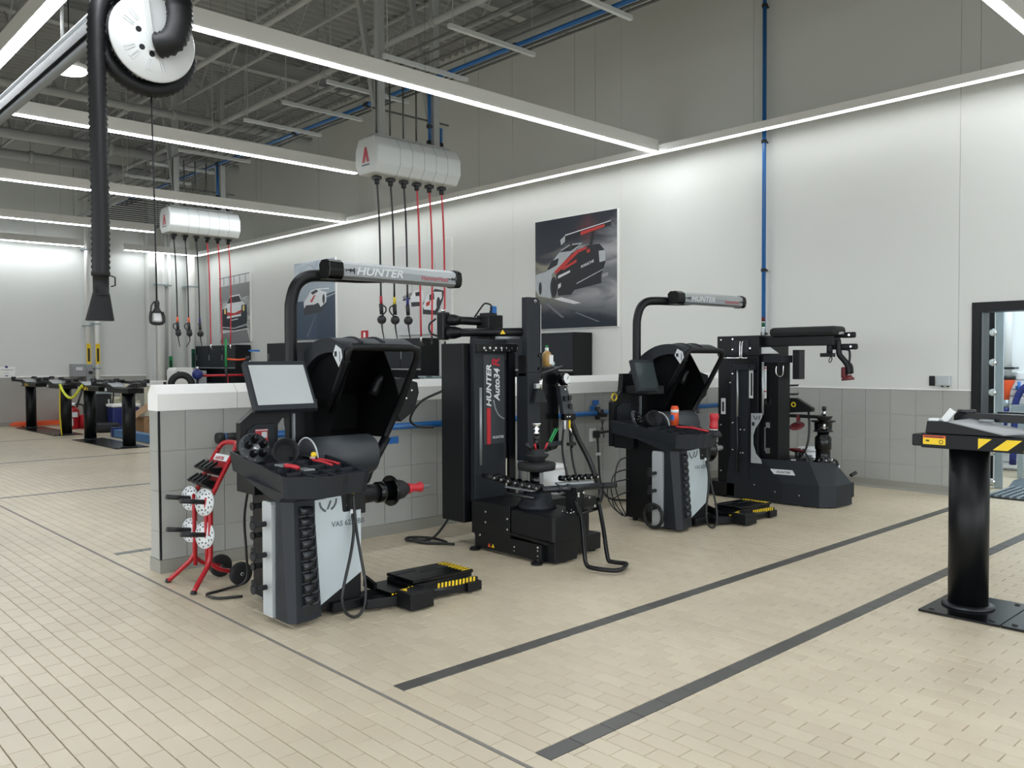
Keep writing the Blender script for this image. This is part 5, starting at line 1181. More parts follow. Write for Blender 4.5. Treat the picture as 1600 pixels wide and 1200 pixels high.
# ------------------------------------------------------------------ farther tire changer
t = thing('tire_changer', 'large black tire changer with broad hull, padded arm and signal light by the doorway wall', 'tire changer', (8.6, 4.9, 0), 'tire changers by the half wall')
bx = [(8.31, 4.62), (8.35, 4.22), (8.47, 4.10), (8.80, 4.08), (8.93, 4.18), (9.05, 4.5), (9.05, 5.3), (8.31, 5.3)]
lo = [V(x, y, .012) for x, y in bx]; mi = [V(x, y, .235) for x, y in bx]
tp = [V(8.33, 4.86, .47), (8.40, 4.36, .475), (8.49, 4.22, .47), (8.72, 4.22, .44), (8.82, 4.30, .44), (8.92, 4.6, .46), (8.92, 5.25, .47), (8.33, 5.28, .47)]
B(plas).loft(lo, mi).loft(mi, [Vector(p) for p in tp]).build('hull')
B(ink).prism([(8.58, 4.155, .28), (8.72, 4.15, .28), (8.74, 4.25, .44), (8.62, 4.25, .445)], (0, .02, 0)).cyl((8.92, 4.15, .30), (8.98, 4.12, .33), .02, seg=8).each('hull_vent')
B(ink).box(8.93, 8.99, 4.14, 4.30, .06, .22, .01).build('side_pedal')
B(black).box(8.31, 9.0, 5.2, 5.62, .02, .17, .006).box(8.28, 8.36, 5.55, 5.64, .01, .15).build('rear_base')
fh = face_fn((8.31, 4.62, .235), (8.35, 4.22, .235), (8.40, 4.36, .475), (8.33, 4.86, .47)); on_ = V(-.96, -.1, .2).normalized()
pl_ = B(decal_l).prism([fh(-.02, .36) + on_ * .003, fh(.5, .36) + on_ * .003, fh(.52, .40) + on_ * .003, fh(.52, .58) + on_ * .003, fh(.0, .58) + on_ * .003, fh(-.02, .54) + on_ * .003], on_ * .004).build('name_plate')
text('HUNTER', tuple(fh(.06, .415) + on_ * .007), tuple(fh(.5, .415) - fh(.06, .415)), (.2, 0, 1), .034, ink, 'plate_lettering', pl_, ext=.0015, bold=.02, shear=.25, sx=1.15)
mb = B(chrome)
for y, z in ((4.95, .18), (4.7, .13), (4.42, .12)): mb.cyl((8.312, y, z), (8.303, y, z), .008, seg=8)
mb.each('bolt')
# tower
B(black).box(8.33, 8.95, 4.92, 5.43, .17, 1.70, .006).build('tower')
B(plas).box(8.318, 8.33, 5.02, 5.26, .20, 1.48, .002).box(8.30, 8.34, 5.03, 5.10, .2, 1.5).build('tower_panel')
B(black).box(8.31, 8.95, 4.90, 5.43, 1.60, 1.82, .005).build('tower_head')
B(plas).box(8.295, 8.315, 5.02, 5.24, 1.63, 1.77, .003).box(8.29, 8.33, 4.95, 5.24, 1.44, 1.50).build('head_plate')
B(chrome).tube([(8.285, 5.36, 1.575), (8.285, 5.13, 1.575), (8.285, 5.125, 1.6), (8.285, 5.12, 1.745), (8.285, 5.11, 1.75)], .008, 8, 3).tube([(8.285, 5.03, 1.575), (8.285, 5.095, 1.575), (8.285, 5.10, 1.6), (8.285, 5.092, 1.745), (8.285, 5.08, 1.75)], .008, 8, 3).build('steel_line')
B(alu).cyl((8.31, 5.165, .92), (8.31, 5.165, 1.46), .012, seg=10).each('guide_rod')
B(steel).cyl((8.31, 5.165, .30), (8.31, 5.165, .92), .011, seg=10).each('guide_rod')
B(alu).cyl((8.35, 4.875, .95), (8.35, 4.875, 1.53), .014, seg=10).each('guide_rod')
for y, z0, z1 in ((5.00, 1.13, 1.47),): B(decal_l).box(8.314, 8.318, y - .025, y + .025, z0, z1).use(ink).box(8.312, 8.3145, y - .018, y + .002, z0 + .03, z1 - .06).build('caution_label')
B(decal_l).box(8.355, 8.358, 4.835, 4.86, 1.13, 1.48).use(redink).box(8.352, 8.356, 4.836, 4.859, 1.455, 1.47).box(8.352, 8.356, 4.836, 4.859, 1.20, 1.215).build('caution_label')
B(decal_l).box(8.322, 8.329, 5.33, 5.385, .94, 1.12).use(ink).box(8.320, 8.324, 5.345, 5.37, .97, 1.08).build('rating_label')
B(decal_g).prism([(8.316, 5.075, 1.27), (8.316, 5.045, 1.27), (8.316, 5.06, 1.34)], (-.004, 0, 0)).build('arrow_mark')
mb = B(chrome)
for y, z in ((5.37, 1.78), (5.22, 1.785), (5.22, 1.67), (5.0, 1.68), (5.22, 1.48), (5.0, 1.48), (5.22, 1.40), (5.37, .82), (5.22, .85), (5.22, .55), (5.37, .30), (5.25, 1.3), (5.12, .78), (5.07, .78), (5.12, .52), (5.09, .52)): mb.cyl((8.325, y, z), (8.29, y, z), .009, seg=8)
mb.each('bolt')
vp = B(silver).prism([(8.30, 4.99, .42), (8.30, 4.86, .42), (8.30, 4.87, .46), (8.30, 4.93, .52), (8.30, 4.965, .62), (8.30, 4.968, .72), (8.30, 4.94, .80), (8.30, 4.89, .87), (8.30, 4.86, .93), (8.30, 4.855, .97), (8.30, 4.99, .965)], (.012, 0, 0)).build('pale_panel')
B(ink).poly([(8.298, 4.955, .945), (8.298, 4.965, .945), (8.298, 4.945, .905), (8.298, 4.93, .90)]).poly([(8.298, 4.875, .945), (8.298, 4.885, .945), (8.298, 4.90, .90), (8.298, 4.89, .895)]).poly([(8.298, 4.905, .94), (8.298, 4.913, .94), (8.298, 4.935, .90), (8.298, 4.925, .895)]).box(8.296, 8.299, 4.945, 4.975, .83, .87).build('emblem', vp)
mb = B(decal_g)
for k in range(12): mb.box(8.343, 8.348, 4.838, 4.852, .56 + k * .022, .572 + k * .022)
mb.each('print_mark')
# carriage, arms
B(black).box(8.38, 8.62, 4.70, 4.92, .46, 1.60, .006).build('front_column')
B(plas).box(8.36, 8.6, 4.66, 4.88, 1.52, 1.60, .004).build('carriage_beam')
B(decal_l).prism([(8.36, 4.90, 1.62), (8.36, 4.90, 1.69), (8.36, 4.80, 1.69), (8.36, 4.70, 1.62)], (.02, 0, 0)).build('scale_plate')
B(ink).box(8.56, 8.68, 4.56, 4.64, 1.34, 1.66, .004).build('screen_back')
B(chrome).tube([(8.40, 4.72, 1.52), (8.38, 4.735, 1.46), (8.38, 4.73, 1.40), (8.38, 4.69, 1.37), (8.38, 4.655, 1.40), (8.38, 4.65, 1.5)], .007, 8, 4).build('wire_loop')
for z in (.56, .84, 1.10): B(chrome).box(8.37, 8.385, 4.80, 4.85, z - .03, z + .03).build('hinge')
B(black).box(8.40, 8.56, 4.10, 4.9, 1.70, 1.80, .006).build('overhead_beam')
B(rubber).box(8.36, 8.62, 4.06, 4.82, 1.80, 1.90, .04).build('arm_pad')
B(plas).cyl((8.48, 4.18, 1.58), (8.48, 4.18, 1.78), .03, seg=14).use(black).box(8.43, 8.53, 4.14, 4.26, 1.58, 1.62).torus((8.48, 4.17, 1.55), (0, 1, .3), .03, .005, 16, 5).build('arm_clevis')
for z, y in ((1.805, 3.92), (1.685, 3.90)):
    B(black).box(8.50, 8.54, y, 4.22, z - .03, z + .03, .015).use(chrome).cyl((8.50, y + .06, z), (8.49, y + .06, z), .012, seg=10).build('link_arm')
B(darkalu).cyl((8.46, 4.02, 1.825), (8.46, 4.26, 1.81), .014, seg=10).build('arm_cylinder')
B(black).tube([(8.5, 4.10, 1.76), (8.5, 4.09, 1.66), (8.5, 4.08, 1.60), (8.5, 4.02, 1.53), (8.5, 3.985, 1.47), (8.5, 3.98, 1.40)], .03, 10, 4).build('press_arm')
B(black).tube([(8.5, 4.08, 1.66), (8.5, 4.0, 1.655), (8.5, 3.975, 1.63), (8.5, 3.975, 1.55), (8.5, 3.985, 1.52)], .012, 8, 3).tube([(8.5, 3.985, 1.52), (8.5, 3.955, 1.48), (8.5, 3.95, 1.41)], .018, 8, 3).build('press_handle')
B(maroon).lathe((8.5, 3.99, 1.34), (0, .12, 1), [(0, .062), (.015, .064), (.03, .05), (.05, .035)], 16).box(8.46, 8.54, 4.005, 4.05, 1.36, 1.475, .012).build('press_pad')
for z in (1.285, 1.19): B(ink).prism([(8.44, 4.62, z), (8.44, 4.55, z), (8.44, 4.565, z - .02), (8.44, 4.62, z - .02)], (.1, 0, 0)).build('rack_prong')
B(black).prism([(8.46, 4.62, 1.14), (8.46, 4.54, 1.14), (8.46, 4.36, 1.04), (8.46, 4.36, 1.0), (8.46, 4.62, .98)], (.06, 0, 0), c=.004).build('tool_arm')
B(ladder).torus((8.455, 4.57, 1.07), (1, 0, 0), .022, .007, 18, 6).build('yellow_ring')
B(black).box(8.46, 8.53, 4.25, 4.62, .93, .965, .004).build('tool_slide')
B(gloss).lathe((8.5, 4.245, .89), (0, 0, 1), [(0, .03), (.01, .05), (.06, .085), (.068, .085), (.07, .03)], 22).use(chrome).cyl((8.5, 4.245, .82), (8.5, 4.245, .89), .016, seg=10).cyl((8.5, 4.245, .96), (8.5, 4.245, 1.02), .018, seg=10).use(ink).cyl((8.5, 4.245, 1.02), (8.5, 4.245, 1.06), .022, seg=10).build('centring_head')
B(maroon).box(8.44, 8.48, 4.50, 4.53, .89, .96, .006).lathe((8.46, 4.53, .84), (-.5, 0, .8), [(0, .08), (.008, .075), (.012, .02)], 20).build('demount_disc')
B(maroon).lathe((8.46, 4.53, .58), (-.3, 0, -.8), [(0, .085), (.01, .08), (.014, .02)], 20).build('bead_disc')
B(ink).cyl((8.48, 4.53, .47), (8.48, 4.53, .60), .03, seg=12).box(8.42, 8.54, 4.46, 4.6, .44, .5, .006).use(decal_l).box(8.415, 8.42, 4.52, 4.575, .455, .485).build('lower_arm')
B(hosem).tube([(8.5, 4.42, 1.0), (8.48, 4.40, .8), (8.46, 4.42, .62), (8.46, 4.5, .5)], .012, 8, 5).tube([(8.46, 4.46, .6), (8.45, 4.42, .55), (8.44, 4.36, .46)], .009, 8, 4).each('air_hose')
# signal light and spindle
B(decal_l).cyl((8.55, 4.99, 1.82), (8.55, 4.99, 1.90), .016, seg=10).use(dkgreen).cyl((8.55, 4.99, 1.92), (8.55, 4.99, 1.97), .019, seg=12).use(whitep).cyl((8.55, 4.99, 1.90), (8.55, 4.99, 1.92), .019, seg=12).cyl((8.55, 4.99, 1.97), (8.55, 4.99, 1.98), .019, seg=12).use(maroon).cyl((8.55, 4.99, 1.98), (8.55, 4.99, 2.03), .019, seg=12).build('signal_light')
B(gloss).lathe((8.61, 4.31, .46), (0, 0, 1), [(0, .10), (.02, .10), (.03, .075), (.13, .075), (.14, .085), (.26, .085), (.29, .06), (.32, .06)], 26).build('spindle_column')
B(gloss).lathe((8.61, 4.31, .785), (0, 0, 1), [(0, .10), (.012, .10), (.014, .088), (.10, .092), (.105, .125), (.12, .125), (.124, .03)], 30).use(chrome).cyl((8.61, 4.31, .905), (8.61, 4.31, .975), .025, seg=14).build('clamp_flange')
mb = B(chrome)
for k in range(8): a = 2 * PI * k / 8; mb.cyl((8.61 + .095 * math.cos(a), 4.31 + .095 * math.sin(a), .475), (8.61 + .095 * math.cos(a), 4.31 + .095 * math.sin(a), .492), .010, seg=8)
mb.each('bolt')
B(hosem).tube([(8.68, 4.25, .48), (8.72, 4.22, .47), (8.74, 4.21, .42), (8.74, 4.2, .38)], .014, 8, 4).use(chrome).cyl((8.74, 4.2, .36), (8.74, 4.2, .42), .012, seg=8).each('air_line')
c = V(9.25, 4.78, 0)
t = thing('paste_tub', 'white paste tub with grey label behind the farther tire machine spindle', 'tub', c)
B(whitep).lathe(c + V(0, 0, .30), (0, 0, 1), [(0, .13), (.2, .14)], 26).use(decal_g).box(c.x - .14, c.x - .1, c.y - .08, c.y + .08, .36, .46).build('tub'); B(decal_l).lathe(c + V(0, 0, .50), (0, 0, 1), [(0, .148), (.03, .148), (.035, .14), (.035, 0)], 26).build('lid')
t = thing('steel_stand', 'black steel stand under the white paste tub', 'stand', (9.25, 4.78, 0))
B(black).box(9.12, 9.38, 4.64, 4.92, .275, .30).build('top_plate')
for x in (9.14, 9.36):
    for y in (4.66, 4.90): B(black).box(x - .012, x + .012, y - .012, y + .012, 0, .275).each('leg')
# ------------------------------------------------------------------ two post lifts set in the floor
def lift(cx_, ya, yb, label, near):
    """plate from y = ya (far end) to yb; cx_ = plate centre"""
    t = thing('vehicle_lift', label, 'lift', (cx_, (ya + yb) / 2, 0), 'floor plate lifts')
    x0, x1 = cx_ - .292, cx_ + .292
    cuts = [ya, ya - .46, ya - 1.3, yb + .6, yb]
    for a, b in zip(cuts[:-1], cuts[1:]):
        B(gloss).box(x0, x1, b + .003, a - .003, .001, .016, .002).build('cover_plate')
    mb = B(steel)
    for y in (ya - .06, ya - .40, ya - .52, yb + .1, yb + .5):
        for x in (x0 + .06, x1 - .06): mb.lathe((x, y, .016), (0, 0, 1), [(0, .018), (.004, .016), (.008, .008)], 10)
    mb.each('bolt')
    for k, py_ in enumerate((ya - .19, yb + .17)):
        B(postb).cyl((cx_, py_, .016), (cx_, py_, 1.0), .113, seg=36).build('post')
        B(steel).lathe((cx_, py_, .016), (0, 0, 1), [(0, .15), (.012, .148), (.02, .118)], 36).build('post_collar')
        fx = cx_ - .158; yc = py_ - .1; yl_, yr_ = yc + .33, yc - .95
        if k: yl_, yr_ = yc + .9, yc - .33
        B(postb).box(fx, cx_ + .12, yr_, yl_, 1.0, 1.088, .004).build('yoke')
        B(black).box(fx + .02, cx_ + .08, yl_, yl_ + .065, 1.006, 1.08, .008).build('yoke_end')
        st = B(yellow); y = yl_ - .33
        if near or k == 0:
            st.prism([(fx - .001, y, 1.012), (fx - .001, y, 1.076), (fx - .001, y - .075, 1.076)], (-.001, 0, 0))
            st.prism([(fx - .001, y - .08, 1.012), (fx - .001, y - .155, 1.076), (fx - .001, y - .235, 1.076), (fx - .001, y - .16, 1.012)], (-.001, 0, 0))
            st.prism([(fx - .001, y - .24, 1.012), (fx - .001, y - .315, 1.076), (fx - .001, y - .315, 1.012)], (-.001, 0, 0)); st.each('hazard_mark')
        if near:
            lb = B(yellow).box(fx - .002, fx, yl_ - .145, yl_ - .012, 1.022, 1.078).build('warning_label')
            B(orange).box(fx - .003, fx - .002, yl_ - .145, yl_ - .012, 1.062, 1.078).use(ink).box(fx - .0035, fx - .003, yl_ - .135, yl_ - .02, 1.066, 1.073).torus((fx - .003, yl_ - .12, 1.04), (1, 0, 0), .011, .002, 16, 4).box(fx - .0035, fx - .002, yl_ - .05, yl_ - .03, 1.04, 1.05).build('label_print', lb)
        else:
            B(decal_l).box(fx - .003, fx, yl_ - .12, yl_ - .02, 1.02, 1.07).build('label')
        # folded swing arms on the yoke
        for s_, z0 in ((1, 1.09), (-1, 1.10)):
            yy = yl_ - .02 if s_ > 0 else yr_ + .02
            x_ = fx + .06 if s_ > 0 else fx + .2
            a = B(black).prism([(x_ - .05, yy - s_ * .0, z0), (x_ - .05, yy - s_ * .01, z0 + .075), (x_ - .05, yy - s_ * .15, z0 + .075), (x_ - .05, yy - s_ * .44, z0 + .012), (x_ - .05, yy - s_ * .62, z0)], (.10, 0, 0), c=.004).build('swing_arm')
            B(armgrey).prism([(x_ - .06, yy - s_ * .14, z0 + .074), (x_ + .17, yy - s_ * .20, z0 + .082), (x_ + .17, yy - s_ * .40, z0 + .03), (x_ + .10, yy - s_ * .58, z0 + .02), (x_ - .06, yy - s_ * .45, z0 + .010)], (0, 0, .008)).build('arm_plate', a)
            B(gloss).bar((x_ + .18, yy - s_ * .1, z0 + .10), (x_ + .26, yy - s_ * .95, z0 + .09), .09, .05).build('swing_arm')
            B(steel).lathe((x_ + .19, yy - s_ * .16, z0 + .115), (0, 0, 1), [(0, .05), (.02, .055), (.028, .05)], 18).build('lift_pad')
            if not near: B(black).bar((x_, yy, z0 + .03), (x_ - .1, yy + s_ * .55, z0 + .05), .07, .05).use(steel).cyl((x_ - .1, yy + s_ * .5, z0 + .07), (x_ - .1, yy + s_ * .5, z0 + .13), .05, seg=12).build('swing_arm')
        if near and k == 0:
            B(whitep).bar((fx + .06, yl_ - .115, 1.168), (fx + .06, yl_ - .165, 1.235), .022, .04).build('lever_cap')
            B(whitep).box(fx + .03, fx + .09, yl_ - .09, yl_ - .03, 1.165, 1.182, .006).build('cloth_pad')
            B(darkalu).torus((fx + .14, yl_ - .33, 1.175), (0, 0, 1), .035, .008, 18, 6).build('ring_handle')
    return t
lift(5.66, 2.07, -1.0, 'nearest lift with yellow black hazard marks, cut by the right edge of the photo', True)
lift(5.485, 18.40, 15.85, 'lift at far left nearer the half wall, yellow strap hanging from its arm', False)
lift(5.485, 22.756, 19.64, 'farthest lift at the left edge, fire extinguisher beside it', False)
for y in (18.1, 22.4): pass
t = thing('tow_strap', 'yellow green strap slung between two arms of the far left lifts', 'strap', (5.3, 19, 1.1))
B(lime).tube([(5.32, 19.6, 1.09), (5.31, 19.3, .93), (5.30, 18.95, .84), (5.30, 18.6, .86), (5.31, 18.2, 1.05), (5.32, 18.1, 1.10)], .028, 6, 4).build('webbing'); B(ladder).tube([(5.32, 19.6, 1.06), (5.31, 19.62, .5), (5.33, 19.6, .1), (5.34, 19.62, .02)], .016, 6, 4).build('loose_end')

# ------------------------------------------------------------------ wash bay beyond the doorway
t = thing('overhead_door', 'black glazed overhead door with silver hinges seen edge on through the doorway', 'door', (11, 3.62, 0))
B(galv).box(11.18, 11.26, 3.555, 3.63, 0, 2.6).build('track')
B(black).box(11.2, 11.24, 3.455, 3.515, .02, 2.6).build('stile')
for k in range(6):
    z = .43 + .36 * (k - 1)
    if z > 0: B(glass).box(11.21, 11.22, 3.515, 3.555, z + .02, z + .34).build('pane')
    B(black).box(11.2, 11.24, 3.515, 3.555, z - .02, z + .02).build('rail')
    B(chrome).lathe((11.2, 3.472, z), (-1, 0, 0), [(0, .05), (.012, .045), (.02, .015)], 8).box(11.185, 11.2, 3.475, 3.55, z - .008, z + .008).each('hinge')
B(galv).box(11.2, 11.24, 3.36, 3.44, 0, 2.6).use(decal_l).box(11.19, 11.2, 3.44, 3.452, 0, 2.6).each('jamb_angle')
t = thing('water_pipe', 'white vertical pipe with clamp on the wash bay wall', 'pipe', (13.0, 3.85, 1.35))
B(whitep).cyl((13.0, 3.85, 1.32), (13.0, 3.85, 3.18), .06, seg=14).build('pipe_run'); B(steel).box(12.93, 13.13, 3.74, 3.96, 1.41, 1.44).build('clamp')
t = thing('drain_funnel', 'orange funnel under the white wash bay pipe', 'funnel', (13.0, 3.85, 1.0))
B(orange).lathe((13.0, 3.85, 1.29), (0, 0, -1), [(0, .10), (.05, .10), (.16, .05), (.30, .035)], 18).build('cone'); B(ink).lathe((13.0, 3.85, 1.32), (0, 0, -1), [(0, .11), (.05, .11)], 18).build('rim'); B(galv).cyl((13.0, 3.85, .88), (13.0, 3.85, .99), .035, seg=12).build('spout')
tag(top(B(navy).tube([(13.0, 3.85, .88), (13.0, 3.87, .7), (13.02, 3.92, .4), (13.02, 3.95, .1)], .04, 10, 4), 'wash_hose'), 'dark blue hose hanging straight below the orange funnel', 'hose')
tag(top(B(navy).tube([(12.98, 3.76, .1), (12.97, 3.74, .6), (12.97, 3.74, .86), (12.97, 3.70, 1.05), (12.97, 3.60, 1.18), (12.97, 3.45, 1.2), (12.97, 3.3, 1.1), (12.97, 3.25, .6)], .045, 10, 5), 'wash_hose'), 'dark blue hose looping over to the right in the wash bay', 'hose')
tag(top(B(tapeb).box(13.06, 13.12, 3.68, 3.76, 1.12, 1.18).cyl((13.04, 3.71, 1.08), (13.04, 3.71, 1.24), .02, seg=10), 'water_valve'), 'small blue valve beside the orange funnel', 'valve')
t = thing('floor_grate', 'grey slotted drain grate in the floor just inside the doorway', 'grate', (10.85, 2.4, 0))
B(steel).box(10.40, 11.35, .9, 3.3, .0, .012).build('pan')
mb = B(galv); y = .92
while y < 3.28: mb.box(10.42, 11.33, y, y + .03, .012, .03); y += .075
mb.each('bar')
mb = B(grate); x = 10.44
while x < 11.32: mb.box(x, x + .02, .92, 3.28, .012, .022); x += .09
mb.each('cross_bar')
t = thing('ramp_plate', 'dark steel ramp lying behind the drain grate in the wash bay', 'ramp', (11.6, 2.2, 0))
B(grate).prism([(11.42, .6, .0), (11.60, .6, .06), (11.9, .6, .06), (12.05, .6, 0)], (0, 2.75, 0)).build('plate')
t = thing('water_trough', 'pale metal trough rail crossing the wash bay above the lift arms', 'rail', (12.4, 2.5, .9))
B(galv).box(12.35, 12.45, 0, 3.6, .86, .95).build('rail')
for y in (.2, 3.5): B(galv).box(12.37, 12.43, y - .03, y + .03, 0, .86).each('leg')

# ------------------------------------------------------------------ pipes and boxes on the back wall
def wall_pipe(x, r, z0, z1, label, m=white, tagz=None, tagm=None):
    t = thing('wall_pipe', label, 'pipe', (x, 23.4, z0), 'vertical white pipes on the back wall')
    y = 23.38
    B(m).cyl((x, y, z0), (x, y, z1), r, seg=16).build('pipe_run')
    mb = B(galv)
    for z in (z0 + .9, (z0 + z1) / 2): mb.box(x - r * 1.5, x + r * 1.5, y - r, BY - .02, z - .02, z + .02)
    mb.each('clamp')
    if tagz is not None: B(tagm).box(x - .05, x + .05, y - r * 1.15, y - r * .9, tagz, tagz + .52).use(ink).box(x - .025, x + .025, y - r * 1.2, y - r * 1.15, tagz + .06, tagz + .4).build('pipe_marker')
wall_pipe(7.02, .055, 1.6, CZ, 'left white pipe with yellow marker, behind the hanging exhaust hose', white, 1.52, yellow)
wall_pipe(7.24, .055, .5, 4.6, 'right white pipe with yellow marker, below the exhaust nozzle', white, 1.52, yellow)
wall_pipe(8.86, .13, .0, CZ, 'thick white downspout behind the drop light')
wall_pipe(9.12, .04, .0, CZ, 'thin white pipe right of the thick downspout', white, 1.2, green)
wall_pipe(9.72, .11, .0, CZ, 'thick white downspout beside the far room corner', white, 1.4, dkgreen)
t = thing('column', 'white square steel column on the back wall behind the pipes', 'column', (8.6, 23.4, 0))
B(wallm).box(8.55, 8.72, 23.3, BY - .02, 0, CZ).build('shaft'); B(steel).box(8.5, 8.77, 23.25, BY - .02, 0, .02).build('base_plate')
t = thing('meter_box', 'grey electrical boxes with conduits on the back wall under the pipes', 'electrical box', (6.9, 23.4, 1.3))
B(greybox).box(6.62, 6.95, 23.3, BY - .02, 1.2, 1.52, .01).use(decal_l).box(6.70, 6.86, 23.29, 23.3, 1.36, 1.44).build('box')
B(greybox).box(6.96, 7.13, 23.34, BY - .02, 1.0, 1.5, .01).build('disconnect'); B(steel).cyl((7.05, 23.34, 1.3), (7.05, 23.24, 1.3), .04, seg=10).build('handle')
t = thing('paper_notice', 'white paper notice held with blue tape on the back wall at far left', 'notice', (5.2, BY - .02, 1.35))
B(white).box(5.06, 5.40, BY - .012, BY - .004, 1.24, 1.46).build('sheet'); B(navy).box(5.18, 5.24, BY - .016, BY - .012, 1.43, 1.48).box(5.18, 5.24, BY - .016, BY - .012, 1.2, 1.25).each('tape'); B(decal_g).box(5.1, 5.36, BY - .0135, BY - .012, 1.375, 1.39).box(5.14, 5.26, BY - .0135, BY - .012, 1.30, 1.31).build('print_line')

# ------------------------------------------------------------------ things around the far left lifts
c = V(6.1, 21.6, 0)
t = thing('fire_extinguisher', 'red wheeled fire extinguisher standing between the far left lift posts', 'fire extinguisher', c)
B(red).lathe(c, (0, 0, 1), [(0, .16), (.03, .17), (.42, .17), (.5, .12), (.53, .05)], 24).build('cylinder'); B(redp).lathe(c + V(.28, -.1, 0), (0, 0, 1), [(0, .13), (.3, .13), (.33, .1)], 20).build('second_cylinder')
B(whitep).box(c.x - .1, c.x + .08, c.y - .18, c.y - .16, .28, .4).box(c.x - .12, c.x - .02, c.y - .176, c.y - .16, .08, .25).each('label'); B(whitep).lathe(c + V(0, 0, .53), (0, 0, 1), [(0, .05), (.02, .12), (.06, .12), (.08, .06)], 18).build('valve_head'); B(ink).tube([c + V(.05, -.1, .58), c + V(.22, -.1, .55), c + V(.24, -.12, .35)], .02, 8, 4).build('hose')
t = thing('pallet_jack', 'orange pallet jack with two low forks on the floor by the back wall', 'pallet jack', (5.9, 23.1, 0))
for y in (22.98, 23.38): B(orange).prism([(5.25, y - .09, .08), (5.2, y - .09, .03), (6.5, y - .09, .03), (6.5, y - .09, .12), (5.35, y - .09, .11)], (0, .17, 0)).build('fork')
B(orange).box(6.4, 6.62, 22.86, 23.5, .05, .42, .02).build('frame'); B(ink).cyl((6.66, 23.18, .4), (6.8, 23.18, .85), .025, seg=8).build('tiller')
B(ink).cyl((5.4, 22.9, .03), (5.4, 23.06, .03), .03, seg=10).cyl((5.4, 23.3, .03), (5.4, 23.46, .03), .03, seg=10).cyl((6.5, 23.1, .09), (6.5, 23.26, .09), .09, seg=14).each('wheel')
t = thing('tool_cart', 'tall black tool cart behind the strap of the far left lift', 'cart', (6.55, 21.0, 0))
B(ink).box(6.36, 6.74, 20.8, 21.2, .12, .82, .01).build('body'); B(galv).box(6.34, 6.76, 20.78, 21.22, .83, .86).build('shelf'); B(darkalu).lathe((6.55, 21, .95), (0, 0, 1), [(0, .12), (.18, .1), (.25, .05)], 16).build('machine'); B(ink).tube([(6.74, 20.8, .4), (6.8, 20.8, 1.0), (6.74, 20.8, 1.12), (6.5, 20.8, 1.15)], .018, 8, 3).build('handle'); B(decal_l).box(6.66, 6.69, 20.78, 20.8, .3, .7).build('trim')
for x in (6.42, 6.68): B(rubber).cyl((x, 20.78, .06), (x, 20.84, .06), .06, seg=12).cyl((x, 21.14, .06), (x, 21.2, .06), .06, seg=12).each('caster')
t = thing('tyre', 'grey tyre lying on the floor beside the far left lift post', 'tyre', (6.35, 20.1, .1))
B(rubber).torus((6.35, 20.1, .10), (0, 0, 1), .24, .10, 28, 10).build('tread')
t = thing('cooler_box', 'blue cooler box with white print and white lid under the far left lift arm', 'cooler', (6.9, 20.5, 0))
B(navy).box(6.60, 7.2, 20.3, 20.7, .0, .52, .03).build('tub'); B(white).box(6.58, 7.22, 20.28, 20.72, .53, .60, .02).build('lid')
B(white).prism([(6.80, 20.297, .13), (6.80, 20.297, .24), (6.90, 20.297, .29), (7.0, 20.297, .24), (7.0, 20.297, .13)], (0, -.002, 0)).use(navy).prism([(6.815, 20.295, .14), (6.815, 20.295, .235), (6.90, 20.295, .275), (6.985, 20.295, .235), (6.985, 20.295, .14)], (0, -.002, 0)).use(white).box(6.83, 6.97, 20.292, 20.294, .18, .21).box(7.02, 7.1, 20.295, 20.298, .14, .16).build('emblem')
t = thing('water_trap', 'beige trap pipework with a big U bend behind the blue cooler', 'pipe', (7.2, 22.0, 0))
B(beige).cyl((7.30, 21.6, .62), (7.30, 21.6, 1.05), .10, seg=16).tube([(6.95, 21.7, 1.05), (6.95, 21.7, .8), (7.0, 21.7, .7), (7.1, 21.7, .66), (7.6, 21.7, .66)], .06, 10, 3).build('pipe_run'); B(beige).box(6.8, 7.6, 21.4, 21.9, 0, .62).build('pedestal')
t = thing('waste_bin', 'pale grey bin with a white lid near the far left lift post', 'bin', (7.55, 20.0, 0))
B(beige).box(7.30, 7.75, 19.8, 20.3, .02, 1.0, .01).build('body'); B(white).box(7.28, 7.77, 19.78, 20.32, 1.0, 1.12, .01).use(ink).box(7.55, 7.62, 19.77, 19.78, 1.01, 1.1).build('lid')
t = thing('cardboard_box', 'open brown cardboard box on the floor behind the blue beam', 'box', (7.1, 19.0, 0))
B(card).box(6.75, 7.35, 18.8, 19.3, .01, .36).build('carton'); B(card).obox((6.75, 19.0, .48), (.5, -.0, .32), (0, .5, 0), (-.01, 0, .016)).obox((7.1, 18.72, .42), (.55, 0, .22), (0, .2, -.1), (0, .01, .01)).build('flap')
t = thing('blue_beam', 'long blue steel beam lying on the floor beside the nearer far lift', 'beam', (6.5, 17.2, 0))
B(fabric).box(6.02, 6.22, 15.6, 18.6, .01, .16, .006).use(navy).box(6.0, 6.24, 18.5, 18.62, .005, .2, .006).build('beam_body')
t = thing('repair_bench', 'cluttered metal bench with red and yellow tools behind the half wall end', 'bench', (7.6, 17.4, 0))
B(steel).box(6.9, 8.7, 17.2, 17.9, .78, .82).box(6.95, 8.65, 17.25, 17.85, .3, .33).build('top')
for x in (6.95, 8.6):
    for y in (17.25, 17.8): B(steel).box(x - .02, x + .02, y - .02, y + .02, 0, .8).each('leg')
t = thing('tyre', 'black tyre standing on the metal bench at far left', 'tyre', (7.05, 17.5, 1.05)); B(rubber).torus((7.05, 17.5, 1.09), (.3, 1, 0), .20, .07, 26, 10).build('tread')
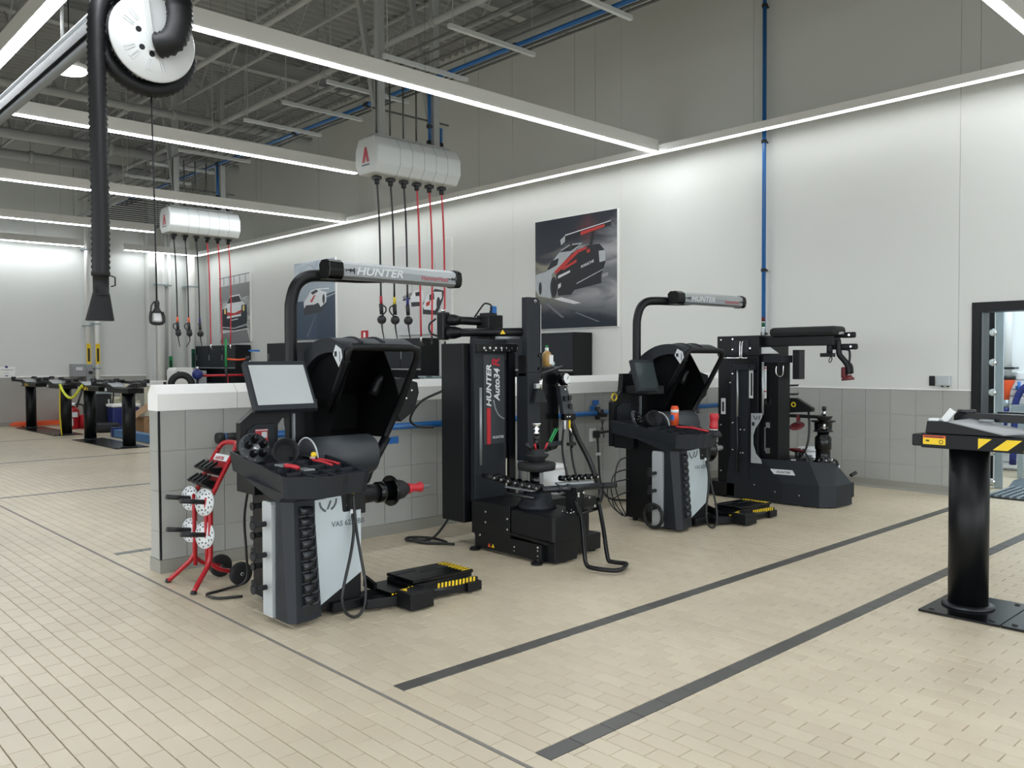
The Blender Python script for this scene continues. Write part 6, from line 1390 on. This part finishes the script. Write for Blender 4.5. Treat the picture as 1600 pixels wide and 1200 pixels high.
t = thing('gas_bottle', 'round violet blue ball on the metal bench', 'bottle', (7.35, 17.4, 1.3)); B(navy).sphere((7.35, 17.4, 1.30), .11).use(chrome).cyl((7.35, 17.4, 1.4), (7.35, 17.4, 1.46), .03, seg=10).build('bottle_body'); B(steel).cyl((7.35, 17.4, .82), (7.35, 17.4, 1.2), .03, seg=10).build('stand')
t = thing('engine_hoist', 'red jointed hoist frame with black handle on the metal bench', 'hoist', (8.2, 17.5, .85))
B(redp).cyl((7.5, 17.5, 1.27), (8.5, 17.5, 1.27), .025, seg=8).cyl((8.05, 17.5, .82), (8.05, 17.5, 1.27), .02, seg=8).build('frame'); B(green).cyl((8.02, 17.5, 1.4), (8.02, 17.5, 2.05), .025, seg=8).build('pole'); B(ink).cyl((8.02, 17.5, 1.1), (8.02, 17.5, 1.45), .03, seg=8).build('grip'); B(orange).tube([(8.02, 17.5, 1.62), (8.3, 17.5, 1.6), (8.5, 17.5, 1.62)], .02, 8).use(steel).sphere((8.52, 17.5, 1.63), .06).build('arm'); B(navy).bar((8.45, 17.5, 1.5), (8.5, 17.5, 1.0), .05, .05, (0, 1, 0)).build('side_strut'); B(whitep).bar((8.55, 17.5, 1.6), (8.75, 17.5, .85), .04, .04, (0, 1, 0)).build('white_strut'); B(tapeb).box(8.55, 8.8, 17.5, 17.52, 1.78, 1.82).build('blue_marker')
t = thing('jack_stand', 'yellow jack stand on the floor under the metal bench', 'jack stand', (7.3, 17.1, 0))
B(ladder).box(7.0, 7.35, 16.95, 17.2, .02, .12, .01).build('base'); B(ladder).cyl((7.2, 17.08, .12), (7.2, 17.08, 1.1), .025, seg=8).build('post'); B(ladder).bar((7.0, 17.08, .6), (7.2, 17.08, .72), .03, .03).build('arm')
for k, (x, y, z, m, l) in enumerate(((7.6, 17.5, .35, card, 'brown parts box on the lower shelf of the metal bench'), (8.1, 17.5, .35, card, 'second brown parts box on the lower shelf, farther right'))):
    t = thing('parts_box', l, 'box', (x, y, z), 'brown boxes under the metal bench'); B(m).box(x - .18, x + .18, y - .18, y + .18, z - .02, z + .26).build('carton'); B(ink).box(x - .15, x + .15, y - .182, y - .18, z + .1, z + .18).build('print')
t = thing('paper_bin', 'white angular bin with a vent slot beside the far grey cabinet', 'bin', (8.6, 21.2, 0)); B(white).prism([(8.3, 21, .02), (8.3, 21, 1.35), (8.36, 21, 1.42), (8.75, 21, 1.42), (8.75, 21, .02)], (0, .5, 0)).build('body'); B(ink).box(8.36, 8.42, 20.995, 21.0, 1.25, 1.33).build('slot')
